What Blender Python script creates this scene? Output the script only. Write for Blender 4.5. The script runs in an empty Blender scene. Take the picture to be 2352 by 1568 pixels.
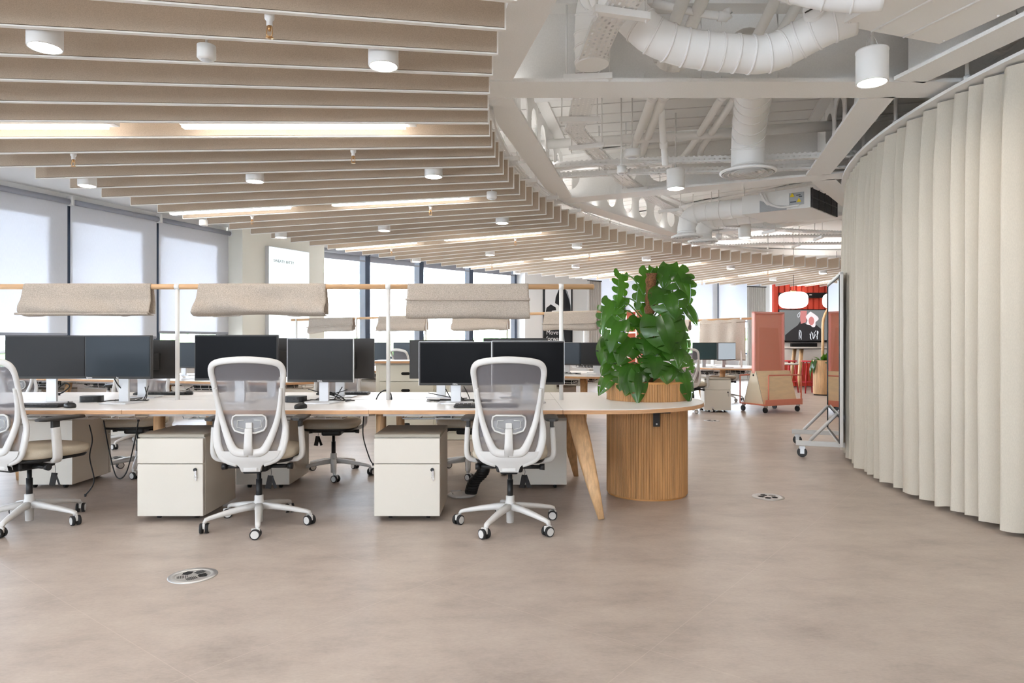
import bpy, bmesh, math, random
from mathutils import Vector, Matrix, noise
random.seed(7)
PI = math.pi
S = bpy.context.scene
COL = S.collection

# ------------------------------------------------------------------ camera, sky, exposure
F, CX, CY, EYE = 1568.0, 1176.0, 787.0, 1.184      # focal length in photo pixels, horizon, eye height
cam = bpy.data.objects.new('camera', bpy.data.cameras.new('camera'))
COL.objects.link(cam)
cam.location = (0, 0, EYE); cam.rotation_euler = (PI/2, 0, 0)
cam.data.sensor_width = 36; cam.data.lens = 24; cam.data.shift_y = 3/2352
cam.data.clip_start = .05; cam.data.clip_end = 300
S.camera = cam
S.view_settings.view_transform = 'Standard'; S.view_settings.look = 'None'
S.view_settings.exposure = 0.58; S.view_settings.gamma = 1; S.view_settings.use_curve_mapping = False
cy = S.cycles
cy.max_bounces = 8; cy.diffuse_bounces = 6; cy.glossy_bounces = 3; cy.transmission_bounces = 4
cy.transparent_max_bounces = 12; cy.caustics_reflective = False; cy.caustics_refractive = False
cy.sample_clamp_indirect = 10; cy.use_adaptive_sampling = True; cy.adaptive_threshold = .025
cy.use_denoising = True
world = bpy.data.worlds.new('sky'); S.world = world; world.use_nodes = True
wn = world.node_tree
bg = wn.nodes['Background']; bg.inputs[1].default_value = 18
# overcast sky: bright cloud overhead, paler at the horizon
tc = wn.nodes.new('ShaderNodeTexCoord'); sx = wn.nodes.new('ShaderNodeSeparateXYZ'); cr = wn.nodes.new('ShaderNodeValToRGB')
wn.links.new(tc.outputs['Generated'], sx.inputs[0]); wn.links.new(sx.outputs[2], cr.inputs[0]); wn.links.new(cr.outputs[0], bg.inputs[0])
cr.color_ramp.elements[0].position = .0; cr.color_ramp.elements[0].color = (.92, .96, 1, 1)
cr.color_ramp.elements[1].position = .6; cr.color_ramp.elements[1].color = (.80, .89, 1, 1)

CC = (9.0, 4.8)                                     # centre of the round building
def pol(r, deg):
    a = math.radians(deg); return (CC[0] - r*math.cos(a), CC[1] + r*math.sin(a))
def W(px, py, D): return Vector(((px-CX)*D/F, D, EYE + (CY-py)*D/F))
def Wz(px, py, z): return W(px, py, (z-EYE)*F/(CY-py))

# ceiling lamps over the part of the ring behind the camera (same luminaires as the ones in view)
def area(name, loc, sx, sy, watts, col=(1, .97, .95), rotz=0):
    l = bpy.data.lights.new(name, 'AREA'); l.shape = 'RECTANGLE'; l.size = sx; l.size_y = sy; l.energy = watts; l.color = col
    o = bpy.data.objects.new(name, l); COL.objects.link(o); o.location = loc; o.rotation_euler = (0, 0, rotz); return o
for a in (-14, -28, -42):
    for r in (10.5, 12.6):
        x, y = pol(r, a); area('linear_lamp_light', (x, y, 2.69), 1.65, .08, 8, rotz=math.radians(-a))
for a in (-42, -28, -14, 0, 14, 28, 42, 56, 70, 84):  # unseen upward fill added over the linear lamps to lift the ceiling
    for r in (10.5, 12.6):
        x, y = pol(r, a); o = area('added_uplight', (x, y, 2.81), 1.6, .05, 6 if a < 20 else 13, rotz=math.radians(-a)); o.rotation_euler = (PI, 0, math.radians(a))
for a, pw in ((-6, .4), (1, .5), (8, .7), (15, 1.1), (22, 1.2), (29, 1.2), (36, 1.2), (43, 1.2), (50, 1.2), (57, 1.2)):                          # unseen fill added above the curved cable tray to brighten the open ceiling
    x, y = pol(8.98, a); o = area('added_ceiling_fill', (x, y, 2.99), .06, 1.05, pw, (1, .98, .95)); o.rotation_euler = (PI, 0, math.radians(a))
for a, r in ((-16, 7.3), (-38, 7.3)):
    x, y = pol(r, a); area('pendant_lamp_light', (x, y, 2.72), .17, .17, 6)

# ------------------------------------------------------------------ materials
def lin(c):
    return tuple((v/12.92 if v <= .04045 else ((v+.055)/1.055)**2.4) for v in c)
def rgb(r, g, b): return lin((r/255, g/255, b/255))
def mat(name, col, rough=.6, metal=0, spec=.4, noise_amt=0, noise_scale=40, noise_stretch=None, bump=0, emit=None, es=0, trans=0, coat=0):
    m = bpy.data.materials.new(name); m.use_nodes = True
    nt = m.node_tree; b = nt.nodes['Principled BSDF']
    b.inputs['Base Color'].default_value = (*col, 1); b.inputs['Roughness'].default_value = rough
    b.inputs['Metallic'].default_value = metal; b.inputs['Specular IOR Level'].default_value = spec
    if coat: b.inputs['Coat Weight'].default_value = coat
    if emit: b.inputs['Emission Color'].default_value = (*emit, 1); b.inputs['Emission Strength'].default_value = es
    if noise_amt or bump:
        t = nt.nodes.new('ShaderNodeTexCoord'); n = nt.nodes.new('ShaderNodeTexNoise'); n.inputs['Scale'].default_value = noise_scale
        n.inputs['Detail'].default_value = 4
        src = t.outputs['Object']
        if noise_stretch:
            mp = nt.nodes.new('ShaderNodeMapping'); mp.inputs['Scale'].default_value = noise_stretch
            nt.links.new(src, mp.inputs[0]); src = mp.outputs[0]
        nt.links.new(src, n.inputs['Vector'])
        if noise_amt:
            r = nt.nodes.new('ShaderNodeValToRGB')
            lo = tuple(c*(1-noise_amt) for c in col); hi = tuple(min(1, c*(1+noise_amt)) for c in col)
            r.color_ramp.elements[0].position = .3; r.color_ramp.elements[1].position = .7
            r.color_ramp.elements[0].color = (*lo, 1); r.color_ramp.elements[1].color = (*hi, 1)
            nt.links.new(n.outputs['Fac'], r.inputs[0]); nt.links.new(r.outputs[0], b.inputs['Base Color'])
        if bump:
            bp = nt.nodes.new('ShaderNodeBump'); bp.inputs['Strength'].default_value = bump; bp.inputs['Distance'].default_value = .004
            nt.links.new(n.outputs['Fac'], bp.inputs['Height']); nt.links.new(bp.outputs[0], b.inputs['Normal'])
    if trans:                                        # thin cloth or leaf that lets light through
        out = nt.nodes['Material Output']; tr = nt.nodes.new('ShaderNodeBsdfTranslucent'); mx = nt.nodes.new('ShaderNodeMixShader')
        tr.inputs[0].default_value = (*col, 1); mx.inputs[0].default_value = trans
        if noise_amt: nt.links.new(r.outputs[0], tr.inputs[0])
        nt.links.new(b.outputs[0], mx.inputs[1]); nt.links.new(tr.outputs[0], mx.inputs[2]); nt.links.new(mx.outputs[0], out.inputs[0])
    return m
def see_through(m, fac, tint=(1, 1, 1)):
    nt = m.node_tree; out = nt.nodes['Material Output']; src = out.inputs[0].links[0].from_socket
    t = nt.nodes.new('ShaderNodeBsdfTransparent'); t.inputs[0].default_value = (*tint, 1)
    mx = nt.nodes.new('ShaderNodeMixShader'); mx.inputs[0].default_value = fac
    nt.links.new(src, mx.inputs[1]); nt.links.new(t.outputs[0], mx.inputs[2]); nt.links.new(mx.outputs[0], out.inputs[0]); return m

M = {}
M['white'] = mat('white paint', (.80, .79, .77), .55)
M['ceil'] = mat('white painted services', (.88, .875, .86), .5)
M['deck'] = mat('white painted deck', (.87, .865, .85), .6)
M['wallwarm'] = mat('warm white wall', (.76, .74, .66), .7)
M['beam'] = mat('white painted steel', (.87, .865, .85), .5, noise_amt=.03, noise_scale=120)
M['felt'] = mat('taupe felt baffle', rgb(186, 170, 152), .95, spec=.1, noise_amt=.10, noise_scale=240)
M['feltedge'] = mat('pale baffle edge', (.86, .84, .80), .8, spec=.2)
M['blanket'] = mat('oatmeal wool felt', rgb(180, 169, 157), .95, spec=.1, noise_amt=.22, noise_scale=170, bump=.2)
M['curtain'] = mat('linen curtain', rgb(210, 202, 188), .9, spec=.15, noise_amt=.05, noise_scale=300, noise_stretch=(1, 1, .25), trans=.12)
M['greycurtain'] = mat('grey curtain', rgb(178, 174, 168), .9, spec=.1)
M['desk'] = mat('white laminate', (.78, .76, .74), .38)
M['ply'] = mat('plywood edge', rgb(196, 152, 112), .6, noise_amt=.18, noise_scale=30, noise_stretch=(.3, .3, 8))
M['oak'] = mat('oak', rgb(205, 166, 122), .5, noise_amt=.2, noise_scale=9, noise_stretch=(6, 6, .5))
M['dowel'] = mat('oak dowel', rgb(212, 172, 130), .5, noise_amt=.12, noise_scale=10, noise_stretch=(.5, 6, 6))
M['flute'] = mat('fluted oak', rgb(178, 132, 84), .5, noise_amt=.26, noise_scale=16, noise_stretch=(3, 3, .12))
M['rimoak'] = mat('oak rim', rgb(196, 142, 84), .5, noise_amt=.12, noise_scale=16, noise_stretch=(1, 1, 4))
M['birch'] = mat('birch plywood', rgb(243, 218, 180), .5, noise_amt=.06, noise_scale=5, noise_stretch=(1, 1, 5))
M['birchwhite'] = mat('pale plywood', rgb(235, 226, 205), .5, noise_amt=.04, noise_scale=5)
M['plastic'] = mat('pale grey plastic', (.64, .63, .612), .42)
M['plasticclear'] = see_through(mat('frosted plastic', (.34, .34, .35), .35), .3)
M['mesh'] = see_through(mat('grey chair mesh', (.25, .235, .245), .9, spec=.1), .40)
M['seat'] = mat('beige seat fabric', rgb(190, 180, 162), .9, spec=.15, noise_amt=.08, noise_scale=250)
M['black'] = mat('black plastic', (.012, .012, .013), .45)
M['rubber'] = mat('black rubber', (.015, .015, .016), .6)
M['dark'] = mat('dark grey plastic', (.035, .033, .032), .5)
M['steel'] = mat('brushed steel', (.55, .55, .55), .35, metal=.9)
M['alu'] = mat('silver stand', (.62, .62, .63), .4, metal=.35)
M['chrome'] = mat('chrome', (.75, .75, .76), .15, metal=1)
M['brass'] = mat('brass', (.55, .32, .14), .3, metal=1)
M['screenblack'] = mat('black screen', (.003, .003, .004), .25, spec=.05)
M['screengrey'] = mat('matte grey reflection screen', (.022, .022, .023), .4, spec=.15)  # grey of a reflection put into the base colour
M['screenblue'] = mat('blue reflection screen', (.014, .022, .030), .35, spec=.2)  # blue cast of a reflection painted into the screen colour
M['screenteal'] = mat('dark teal screen', (.05, .09, .10), .35, spec=.25)
M['screensteel'] = mat('grey blue screen', (.04, .052, .068), .35, spec=.25)
M['ped'] = mat('cream metal', rgb(214, 208, 197), .5)
M['pedtop'] = mat('taupe metal lid', rgb(160, 154, 141), .5)
M['cabinet'] = mat('sage cream metal', rgb(214, 212, 198), .5)
M['slot'] = mat('dark recess', (.01, .01, .01), .8)
M['pink'] = mat('salmon pink metal', rgb(232, 146, 122), .45)
M['pinkpale'] = mat('pale pink frame', rgb(240, 172, 160), .45)
M['pinkpanel'] = mat('salmon gloss panel', rgb(236, 152, 124), .3, spec=.4)
M['pinkcard'] = mat('terracotta card', rgb(226, 138, 106), .6)
M['film'] = see_through(mat('clear film', (.85, .80, .84), .08, spec=.6), .88)
M['red'] = mat('brick red panel', rgb(206, 76, 58), .7, noise_amt=.06, noise_scale=40)
M['redmetal'] = mat('red metal', rgb(176, 36, 44), .4)
M['mirror'] = mat('mirror', (.92, .93, .93), .01, metal=1)
M['tvblack'] = mat('tv black', (.01, .01, .011), .3)
M['opal'] = mat('opal glass shade', (.9, .9, .9), .3, emit=(1, .95, .92), es=2.2)
M['lamp'] = mat('lit diffuser', (.9, .9, .9), .4, emit=(1, .93, .85), es=13)
M['disc'] = mat('lit lamp disc', (.9, .9, .9), .4, emit=(1, .93, .85), es=110)
M['lamphouse'] = mat('white lamp housing', (.80, .79, .77), .5)
M['blindgrey'] = mat('grey blind hardware', rgb(150, 152, 160), .5)
M['blind'] = see_through(mat('roller blind cloth', rgb(232, 233, 237), .9, spec=.1, noise_amt=.03, noise_scale=60, noise_stretch=(4, 4, .3), trans=.19), .035)
M['mullion'] = mat('blue grey window metal', rgb(60, 72, 90), .4)
M['jamb'] = mat('pale blue window reveal', rgb(172, 186, 204), .6)
M['spandrel'] = mat('grey reveal panel', rgb(222, 224, 228), .6)
M['sign'] = mat('lit sign face', (.80, .86, .86), .3, emit=(.86, .97, 1), es=.42)
M['ink'] = mat('grey print', rgb(70, 78, 84), .6)
M['paper'] = mat('poster white', (.85, .86, .87), .4)
M['posterblack'] = mat('poster black', (.012, .014, .018), .5)
M['postergrey'] = mat('poster grey', rgb(140, 146, 152), .5)
M['textwhite'] = mat('white lettering', (.88, .88, .88), .5)
M['yellow'] = mat('warning yellow', rgb(226, 200, 30), .5)
M['labelgrey'] = mat('grey label', rgb(170, 172, 175), .5)
M['foil'] = mat('grey insulation', rgb(168, 170, 172), .6, noise_amt=.1, noise_scale=120)
M['filter'] = mat('dark filter', (.04, .04, .042), .8, noise_amt=.4, noise_scale=60)
M['leaf'] = mat('monstera leaf', (.028, .092, .010), .25, spec=.5, noise_amt=.45, noise_scale=6, trans=.30)
for n_ in list(M['leaf'].node_tree.nodes):
    if n_.type == 'BSDF_TRANSLUCENT':
        for l_ in list(n_.inputs[0].links): M['leaf'].node_tree.links.remove(l_)
        n_.inputs[0].default_value = (.13, .36, .02, 1)
M['stem'] = mat('green stem', (.07, .17, .03), .45)
M['moss'] = mat('coir moss pole', rgb(112, 76, 48), .95, noise_amt=.5, noise_scale=90, bump=1)
M['soil'] = mat('soil', (.03, .02, .014), .95, noise_amt=.4, noise_scale=80)
M['tree'] = mat('tree leaves', (.16, .28, .10), .8, noise_amt=.5, noise_scale=3)
M['trunk'] = mat('trunk', (.10, .07, .05), .9)
M['ground'] = mat('pale outside paving', (.60, .60, .58), .9)
M['bldg'] = mat('far building wall', rgb(215, 212, 208), .8)
M['bldgwin'] = mat('far building window', (.10, .12, .15), .3)
M['cable'] = mat('black cable', (.01, .01, .01), .5)
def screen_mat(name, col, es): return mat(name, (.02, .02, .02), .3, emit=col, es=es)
M['screenreflect'] = screen_mat('pale reflection screen', rgb(200, 212, 222), .5)  # glow stands in for a window reflected in the screen
M['tv_grey'] = screen_mat('tv grey', rgb(110, 112, 112), .9); M['tv_dark'] = screen_mat('tv dark', rgb(38, 36, 38), .9)
M['tv_skin'] = screen_mat('tv skin', rgb(190, 120, 118), .9); M['tv_hair'] = screen_mat('tv hair', rgb(226, 214, 216), .9)
M['tv_line'] = screen_mat('tv scribble', rgb(225, 228, 235), .9)

def glass_mat():
    m = bpy.data.materials.new('window glass'); m.use_nodes = True; nt = m.node_tree
    nt.nodes.remove(nt.nodes['Principled BSDF']); out = nt.nodes['Material Output']
    t = nt.nodes.new('ShaderNodeBsdfTransparent'); t.inputs[0].default_value = (.94, .97, 1, 1)
    g = nt.nodes.new('ShaderNodeBsdfGlossy'); g.inputs['Roughness'].default_value = .02
    mx = nt.nodes.new('ShaderNodeMixShader'); mx.inputs[0].default_value = .06
    nt.links.new(t.outputs[0], mx.inputs[1]); nt.links.new(g.outputs[0], mx.inputs[2]); nt.links.new(mx.outputs[0], out.inputs[0]); return m
M['glass'] = glass_mat()

def floor_mat():
    m = bpy.data.materials.new('stone vinyl floor'); m.use_nodes = True; nt = m.node_tree; b = nt.nodes['Principled BSDF']; L = nt.links.new
    t = nt.nodes.new('ShaderNodeTexCoord')
    mp = nt.nodes.new('ShaderNodeMapping'); mp.inputs['Rotation'].default_value = (0, 0, math.radians(-12)); mp.inputs['Scale'].default_value = (1, 1.7, 1)
    L(t.outputs['Object'], mp.inputs[0])
    n1 = nt.nodes.new('ShaderNodeTexNoise'); n1.inputs['Scale'].default_value = 1.9; n1.inputs['Detail'].default_value = 10; n1.inputs['Roughness'].default_value = .74
    n2 = nt.nodes.new('ShaderNodeTexNoise'); n2.inputs['Scale'].default_value = 55; n2.inputs['Detail'].default_value = 3
    L(mp.outputs[0], n1.inputs['Vector']); L(mp.outputs[0], n2.inputs['Vector'])
    r = nt.nodes.new('ShaderNodeValToRGB'); e = r.color_ramp.elements
    e[0].position = .32; e[0].color = (*rgb(158, 146, 137), 1); e[1].position = .70; e[1].color = (*rgb(190, 178, 167), 1)
    mid = e.new(.5); mid.color = (*rgb(177, 164, 154), 1)
    L(n1.outputs['Fac'], r.inputs[0])
    mx = nt.nodes.new('ShaderNodeMix'); mx.data_type = 'RGBA'; mx.blend_type = 'MULTIPLY'; mx.inputs[0].default_value = .22
    r2 = nt.nodes.new('ShaderNodeValToRGB'); r2.color_ramp.elements[0].position = .35; r2.color_ramp.elements[1].position = .6
    r2.color_ramp.elements[0].color = (.72, .70, .68, 1); r2.color_ramp.elements[1].color = (1, 1, 1, 1)
    L(n2.outputs['Fac'], r2.inputs[0]); L(r.outputs[0], mx.inputs[6]); L(r2.outputs[0], mx.inputs[7])
    # faint joints of the large tiles, laid on the diagonal
    mp2 = nt.nodes.new('ShaderNodeMapping'); mp2.inputs['Rotation'].default_value = (0, 0, math.radians(38))
    L(t.outputs['Object'], mp2.inputs[0])
    br = nt.nodes.new('ShaderNodeTexBrick'); br.inputs['Scale'].default_value = 1; br.inputs['Mortar Size'].default_value = .0022
    br.inputs['Brick Width'].default_value = 1.2; br.inputs['Row Height'].default_value = 1.2; br.offset = 0
    br.inputs['Color1'].default_value = (0, 0, 0, 1); br.inputs['Color2'].default_value = (0, 0, 0, 1); br.inputs['Mortar'].default_value = (1, 1, 1, 1)
    L(mp2.outputs[0], br.inputs['Vector'])
    mx2 = nt.nodes.new('ShaderNodeMix'); mx2.data_type = 'RGBA'; mx2.inputs[7].default_value = (*rgb(200, 186, 176), 1)
    ml = nt.nodes.new('ShaderNodeMath'); ml.operation = 'MULTIPLY'; ml.inputs[1].default_value = .35
    L(br.outputs['Color'], ml.inputs[0]); L(ml.outputs[0], mx2.inputs[0]); L(mx.outputs[2], mx2.inputs[6]); L(mx2.outputs[2], b.inputs['Base Color'])
    b.inputs['Roughness'].default_value = .40; b.inputs['Specular IOR Level'].default_value = .45
    bp = nt.nodes.new('ShaderNodeBump'); bp.inputs['Strength'].default_value = .15; bp.inputs['Distance'].default_value = .002
    L(n2.outputs['Fac'], bp.inputs['Height']); L(bp.outputs[0], b.inputs['Normal'])
    return m
M['floor'] = floor_mat()

def perforated():
    m = mat('perforated white steel', (.80, .80, .79), .45); nt = m.node_tree; L = nt.links.new
    uv = nt.nodes.new('ShaderNodeUVMap'); sp = nt.nodes.new('ShaderNodeSeparateXYZ'); L(uv.outputs[0], sp.inputs[0])
    def math_(op, a, b=None):
        n = nt.nodes.new('ShaderNodeMath'); n.operation = op
        for i, v in enumerate((a, b)):
            if v is None: continue
            if isinstance(v, (int, float)): n.inputs[i].default_value = v
            else: L(v, n.inputs[i])
        return n.outputs[0]
    row = math_('MULTIPLY', sp.outputs[1], 1/.034)
    shift = math_('MULTIPLY', math_('FLOOR', row), .37)
    u = math_('FRACT', math_('ADD', math_('MULTIPLY', sp.outputs[0], 1/.05), shift))
    v = math_('FRACT', row)
    inu = math_('LESS_THAN', u, .52); inv = math_('LESS_THAN', math_('ABSOLUTE', math_('SUBTRACT', v, .5)), .2)
    hole = math_('MULTIPLY', inu, inv)
    out = nt.nodes['Material Output']; src = out.inputs[0].links[0].from_socket
    t = nt.nodes.new('ShaderNodeBsdfTransparent'); mx = nt.nodes.new('ShaderNodeMixShader')
    L(hole, mx.inputs[0]); L(src, mx.inputs[1]); L(t.outputs[0], mx.inputs[2]); L(mx.outputs[0], out.inputs[0]); return m
M['perf'] = perforated()

# ------------------------------------------------------------------ mesh helpers
class MB:
    def __init__(s): s.bm = bmesh.new(); s.mi = 0
    def _tag(s, fs):
        for f in fs: f.material_index = s.mi
    def face(s, pts):
        f = s.bm.faces.new([s.bm.verts.new(p) for p in pts]); f.material_index = s.mi; return f
    def box(s, c, d, rz=0, bevel=0, seg=2, rot=None):
        t = bmesh.new(); bmesh.ops.create_cube(t, size=1)
        bmesh.ops.scale(t, vec=d, verts=t.verts)
        if bevel: bmesh.ops.bevel(t, geom=t.edges[:], offset=bevel, segments=seg, affect='EDGES', profile=.5)
        mx = Matrix.Translation(c) @ (rot if rot else Matrix.Rotation(rz, 4, 'Z'))
        s.join(t, mx); return s
    def join(s, t, mx=None):
        vm = {}
        for v in t.verts: vm[v] = s.bm.verts.new(mx @ v.co if mx else v.co)
        for f in t.faces:
            n = s.bm.faces.new([vm[v] for v in f.verts]); n.material_index = s.mi; n.smooth = f.smooth
        t.free()
    def rings(s, rs, caps=True, closed=False):
        vs = [[s.bm.verts.new(p) for p in r] for r in rs]; n = len(vs[0])
        rng = range(len(vs)) if closed else range(len(vs)-1)
        for i in rng:
            a, b = vs[i], vs[(i+1) % len(vs)]
            for j in range(n):
                f = s.bm.faces.new((a[j], a[(j+1) % n], b[(j+1) % n], b[j])); f.material_index = s.mi; f.smooth = True
        if caps and not closed:
            for r in (vs[0][::-1], vs[-1]):
                f = s.bm.faces.new(r); f.material_index = s.mi
        return s
    def sweep(s, pts, sz, up=(0, 0, 1), seg=10, caps=True, closed=False, power=1.0):
        """sz: one (a,b) half-size pair or one per point; a across, b along up."""
        pts = [Vector(p) for p in pts]; n = len(pts); up = Vector(up)
        if isinstance(sz, (int, float)): sz = (sz, sz)
        if isinstance(sz[0], (int, float)): sz = [sz]*n
        rs = []
        for i, p in enumerate(pts):
            if closed: t = pts[(i+1) % n]-pts[i-1]
            else: t = pts[min(i+1, n-1)]-pts[max(i-1, 0)]
            t.normalize(); side = t.cross(up)
            if side.length < 1e-4: side = t.cross(Vector((1, .01, 0)))
            side.normalize(); u = side.cross(t).normalized()
            r = []
            for k in range(seg):
                a = 2*PI*k/seg; c, d = math.cos(a), math.sin(a)
                c = math.copysign(abs(c)**power, c); d = math.copysign(abs(d)**power, d)
                r.append(p + side*(c*sz[i][0]) + u*(d*sz[i][1]))
            rs.append(r)
        return s.rings(rs, caps, closed)
    def cyl(s, p0, p1, r0, r1=None, seg=16):
        r1 = r0 if r1 is None else r1
        t = Vector(p1)-Vector(p0); up = (0, 0, 1) if abs(t.normalized().z) < .95 else (0, 1, 0)
        return s.sweep([p0, p1], [(r0, r0), (r1, r1)], up, seg)
    def lathe(s, prof, c=(0, 0, 0), seg=24, caps=True):
        c = Vector(c)
        return s.rings([[c+Vector((r*math.cos(2*PI*k/seg), r*math.sin(2*PI*k/seg), z)) for k in range(seg)] for r, z in prof], caps)
    def prism(s, poly, z0, z1):
        a = [s.bm.verts.new((*p, z0)) for p in poly]; b = [s.bm.verts.new((*p, z1)) for p in poly]; n = len(poly)
        fs = [s.bm.faces.new(a[::-1]), s.bm.faces.new(b)]
        for i in range(n): fs.append(s.bm.faces.new((a[i], a[(i+1) % n], b[(i+1) % n], b[i])))
        s._tag(fs); return s
    def extrude(s, pts, vec):
        """closed polygon of 3D points, pushed along vec."""
        vec = Vector(vec); a = [s.bm.verts.new(p) for p in pts]; b = [s.bm.verts.new(Vector(p)+vec) for p in pts]; n = len(a)
        fs = [s.bm.faces.new(a[::-1]), s.bm.faces.new(b)]
        for i in range(n): fs.append(s.bm.faces.new((a[i], a[(i+1) % n], b[(i+1) % n], b[i])))
        s._tag(fs); return s
    def grid(s, fn, nu, nv):
        vs = [[s.bm.verts.new(fn(i/nu, j/nv)) for j in range(nv+1)] for i in range(nu+1)]
        for i in range(nu):
            for j in range(nv):
                f = s.bm.faces.new((vs[i][j], vs[i+1][j], vs[i+1][j+1], vs[i][j+1])); f.material_index = s.mi; f.smooth = True
        return s
    def ell(s, c, r, seg=16, rings=10, power=1.0):
        c = Vector(c); rs = []
        def pw(v, p): return math.copysign(abs(v)**p, v)
        for i in range(rings+1):
            ph = -PI/2+PI*i/rings; cz, sz = pw(math.cos(ph), power), pw(math.sin(ph), power)
            cz = max(cz, .02)
            rs.append([c+Vector((r[0]*cz*pw(math.cos(2*PI*k/seg), power), r[1]*cz*pw(math.sin(2*PI*k/seg), power), r[2]*sz)) for k in range(seg)])
        return s.rings(rs)
    def done(s, name, m, parent=None, smooth=None, mods=None):
        me = bpy.data.meshes.new(name)
        bmesh.ops.recalc_face_normals(s.bm, faces=s.bm.faces[:])
        s.bm.to_mesh(me); s.bm.free()
        for k in (m if isinstance(m, (list, tuple)) else [m]): me.materials.append(M[k] if isinstance(k, str) else k)
        if smooth is not None:
            for p in me.polygons: p.use_smooth = smooth
        o = bpy.data.objects.new(name, me); COL.objects.link(o)
        if parent: o.parent = parent
        return o
def tag(o, label, cat, group=None, kind=None):
    o['label'] = label; o['category'] = cat
    if group: o['group'] = group
    if kind: o['kind'] = kind
    return o
def thing(name, label, cat, loc=(0, 0, 0), rz=0, group=None):
    o = bpy.data.objects.new(name, None); COL.objects.link(o); o.empty_display_size = .1
    o.location = loc; o.rotation_euler = (0, 0, rz); return tag(o, label, cat, group)
def struct(o): o['kind'] = 'structure'; return o
KIDS = {}
def copy_tree(o, label=None, loc=None, rz=None, parent=None):
    c = o.copy(); COL.objects.link(c)
    if parent: c.parent = parent
    if label: c['label'] = label
    if loc is not None: c.location = loc
    if rz is not None: c.rotation_euler = (0, 0, rz)
    for ch in list(o.children): copy_tree(ch, parent=c)
    return c
def text(body, size, loc, m, parent, rot=(PI/2, 0, 0), align='LEFT', ext=.0006, name='lettering'):
    cu = bpy.data.curves.new(name, 'FONT'); cu.body = body; cu.size = size; cu.align_x = align; cu.extrude = ext
    o = bpy.data.objects.new(name, cu); COL.objects.link(o)
    bpy.context.view_layer.update()
    me = bpy.data.meshes.new_from_object(o.evaluated_get(bpy.context.evaluated_depsgraph_get())); bpy.data.objects.remove(o)
    me.materials.clear(); me.materials.append(M[m]); o = bpy.data.objects.new(name, me); COL.objects.link(o)
    o.location = loc; o.rotation_euler = rot; o.parent = parent; return o
def crom(pts, n=8):
    pts = [Vector(p) for p in pts]; out = []
    for i in range(len(pts)-1):
        p0, p1, p2, p3 = pts[max(i-1, 0)], pts[i], pts[i+1], pts[min(i+2, len(pts)-1)]
        for k in range(n):
            t = k/n; out.append(.5*((2*p1)+(p2-p0)*t+(2*p0-5*p1+4*p2-p3)*t*t+(3*p1-p0-3*p2+p3)*t**3))
    out.append(pts[-1]); return out
def interp(tab, x):
    for (a, va), (b, vb) in zip(tab, tab[1:]):
        if x <= b: return va+(vb-va)*max(0, (x-a))/(b-a)
    return tab[-1][1]
ORD = ['first', 'second', 'third', 'fourth', 'fifth', 'sixth', 'seventh', 'eighth', 'ninth', 'tenth', 'eleventh', 'twelfth', 'thirteenth', 'fourteenth', 'fifteenth', 'sixteenth', 'seventeenth', 'eighteenth', 'nineteenth']
for tens, w in ((20, 'twent'), (30, 'thirt'), (40, 'fort'), (50, 'fift'), (60, 'sixt')):
    ORD.append(w+'ieth'); ORD += [w+'y-'+x for x in ORD[:9]]
# ------------------------------------------------------------------ the setting
def ring_poly(r, n=96, c=CC): return [(c[0]+r*math.cos(2*PI*k/n), c[1]+r*math.sin(2*PI*k/n)) for k in range(n)]
b = MB(); b.prism(ring_poly(19.5), -.25, 0); struct(b.done('floor', 'floor'))
b = MB(); b.prism(ring_poly(19.5), 3.58, 3.8)
# deck planks, one direction per bay
for a0 in (-36, -12, 12, 36, 60):
    ca, sa = math.cos(math.radians(a0)), math.sin(math.radians(a0))
    k = 0
    for i in range(-12, 13):
        w = i*.30; half = abs(w)
        r0, r1 = 3.2, 12.6
        # clip the plank to the bay (24 degrees wide)
        r0 = max(r0, half/math.tan(math.radians(12))+.02)
        if r0 >= r1: continue
        rc = (r0+r1)/2
        c = (CC[0]-rc*ca+w*sa, CC[1]+rc*sa+w*ca, 3.545)
        b.box(c, (r1-r0, .274, .05), rz=-math.radians(a0))
struct(b.done('ceiling', 'deck'))
# perimeter soffit above the windows
b = MB(); n = 80
ri, ro = ring_poly(12.7, n), ring_poly(19.4, n)
for i in range(n):
    j = (i+1) % n
    b.extrude([(*ri[i], 3.36), (*ri[j], 3.36), (*ro[j], 3.36), (*ro[i], 3.36)], (0, 0, .06))
    b.extrude([(*ri[i], 3.36), (*ri[j], 3.36), (*ri[j], 3.56), (*ri[i], 3.56)], Vector((ri[i][0]-CC[0], ri[i][1]-CC[1], 0))*.004)
struct(b.done('ceiling', 'white'))

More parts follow.
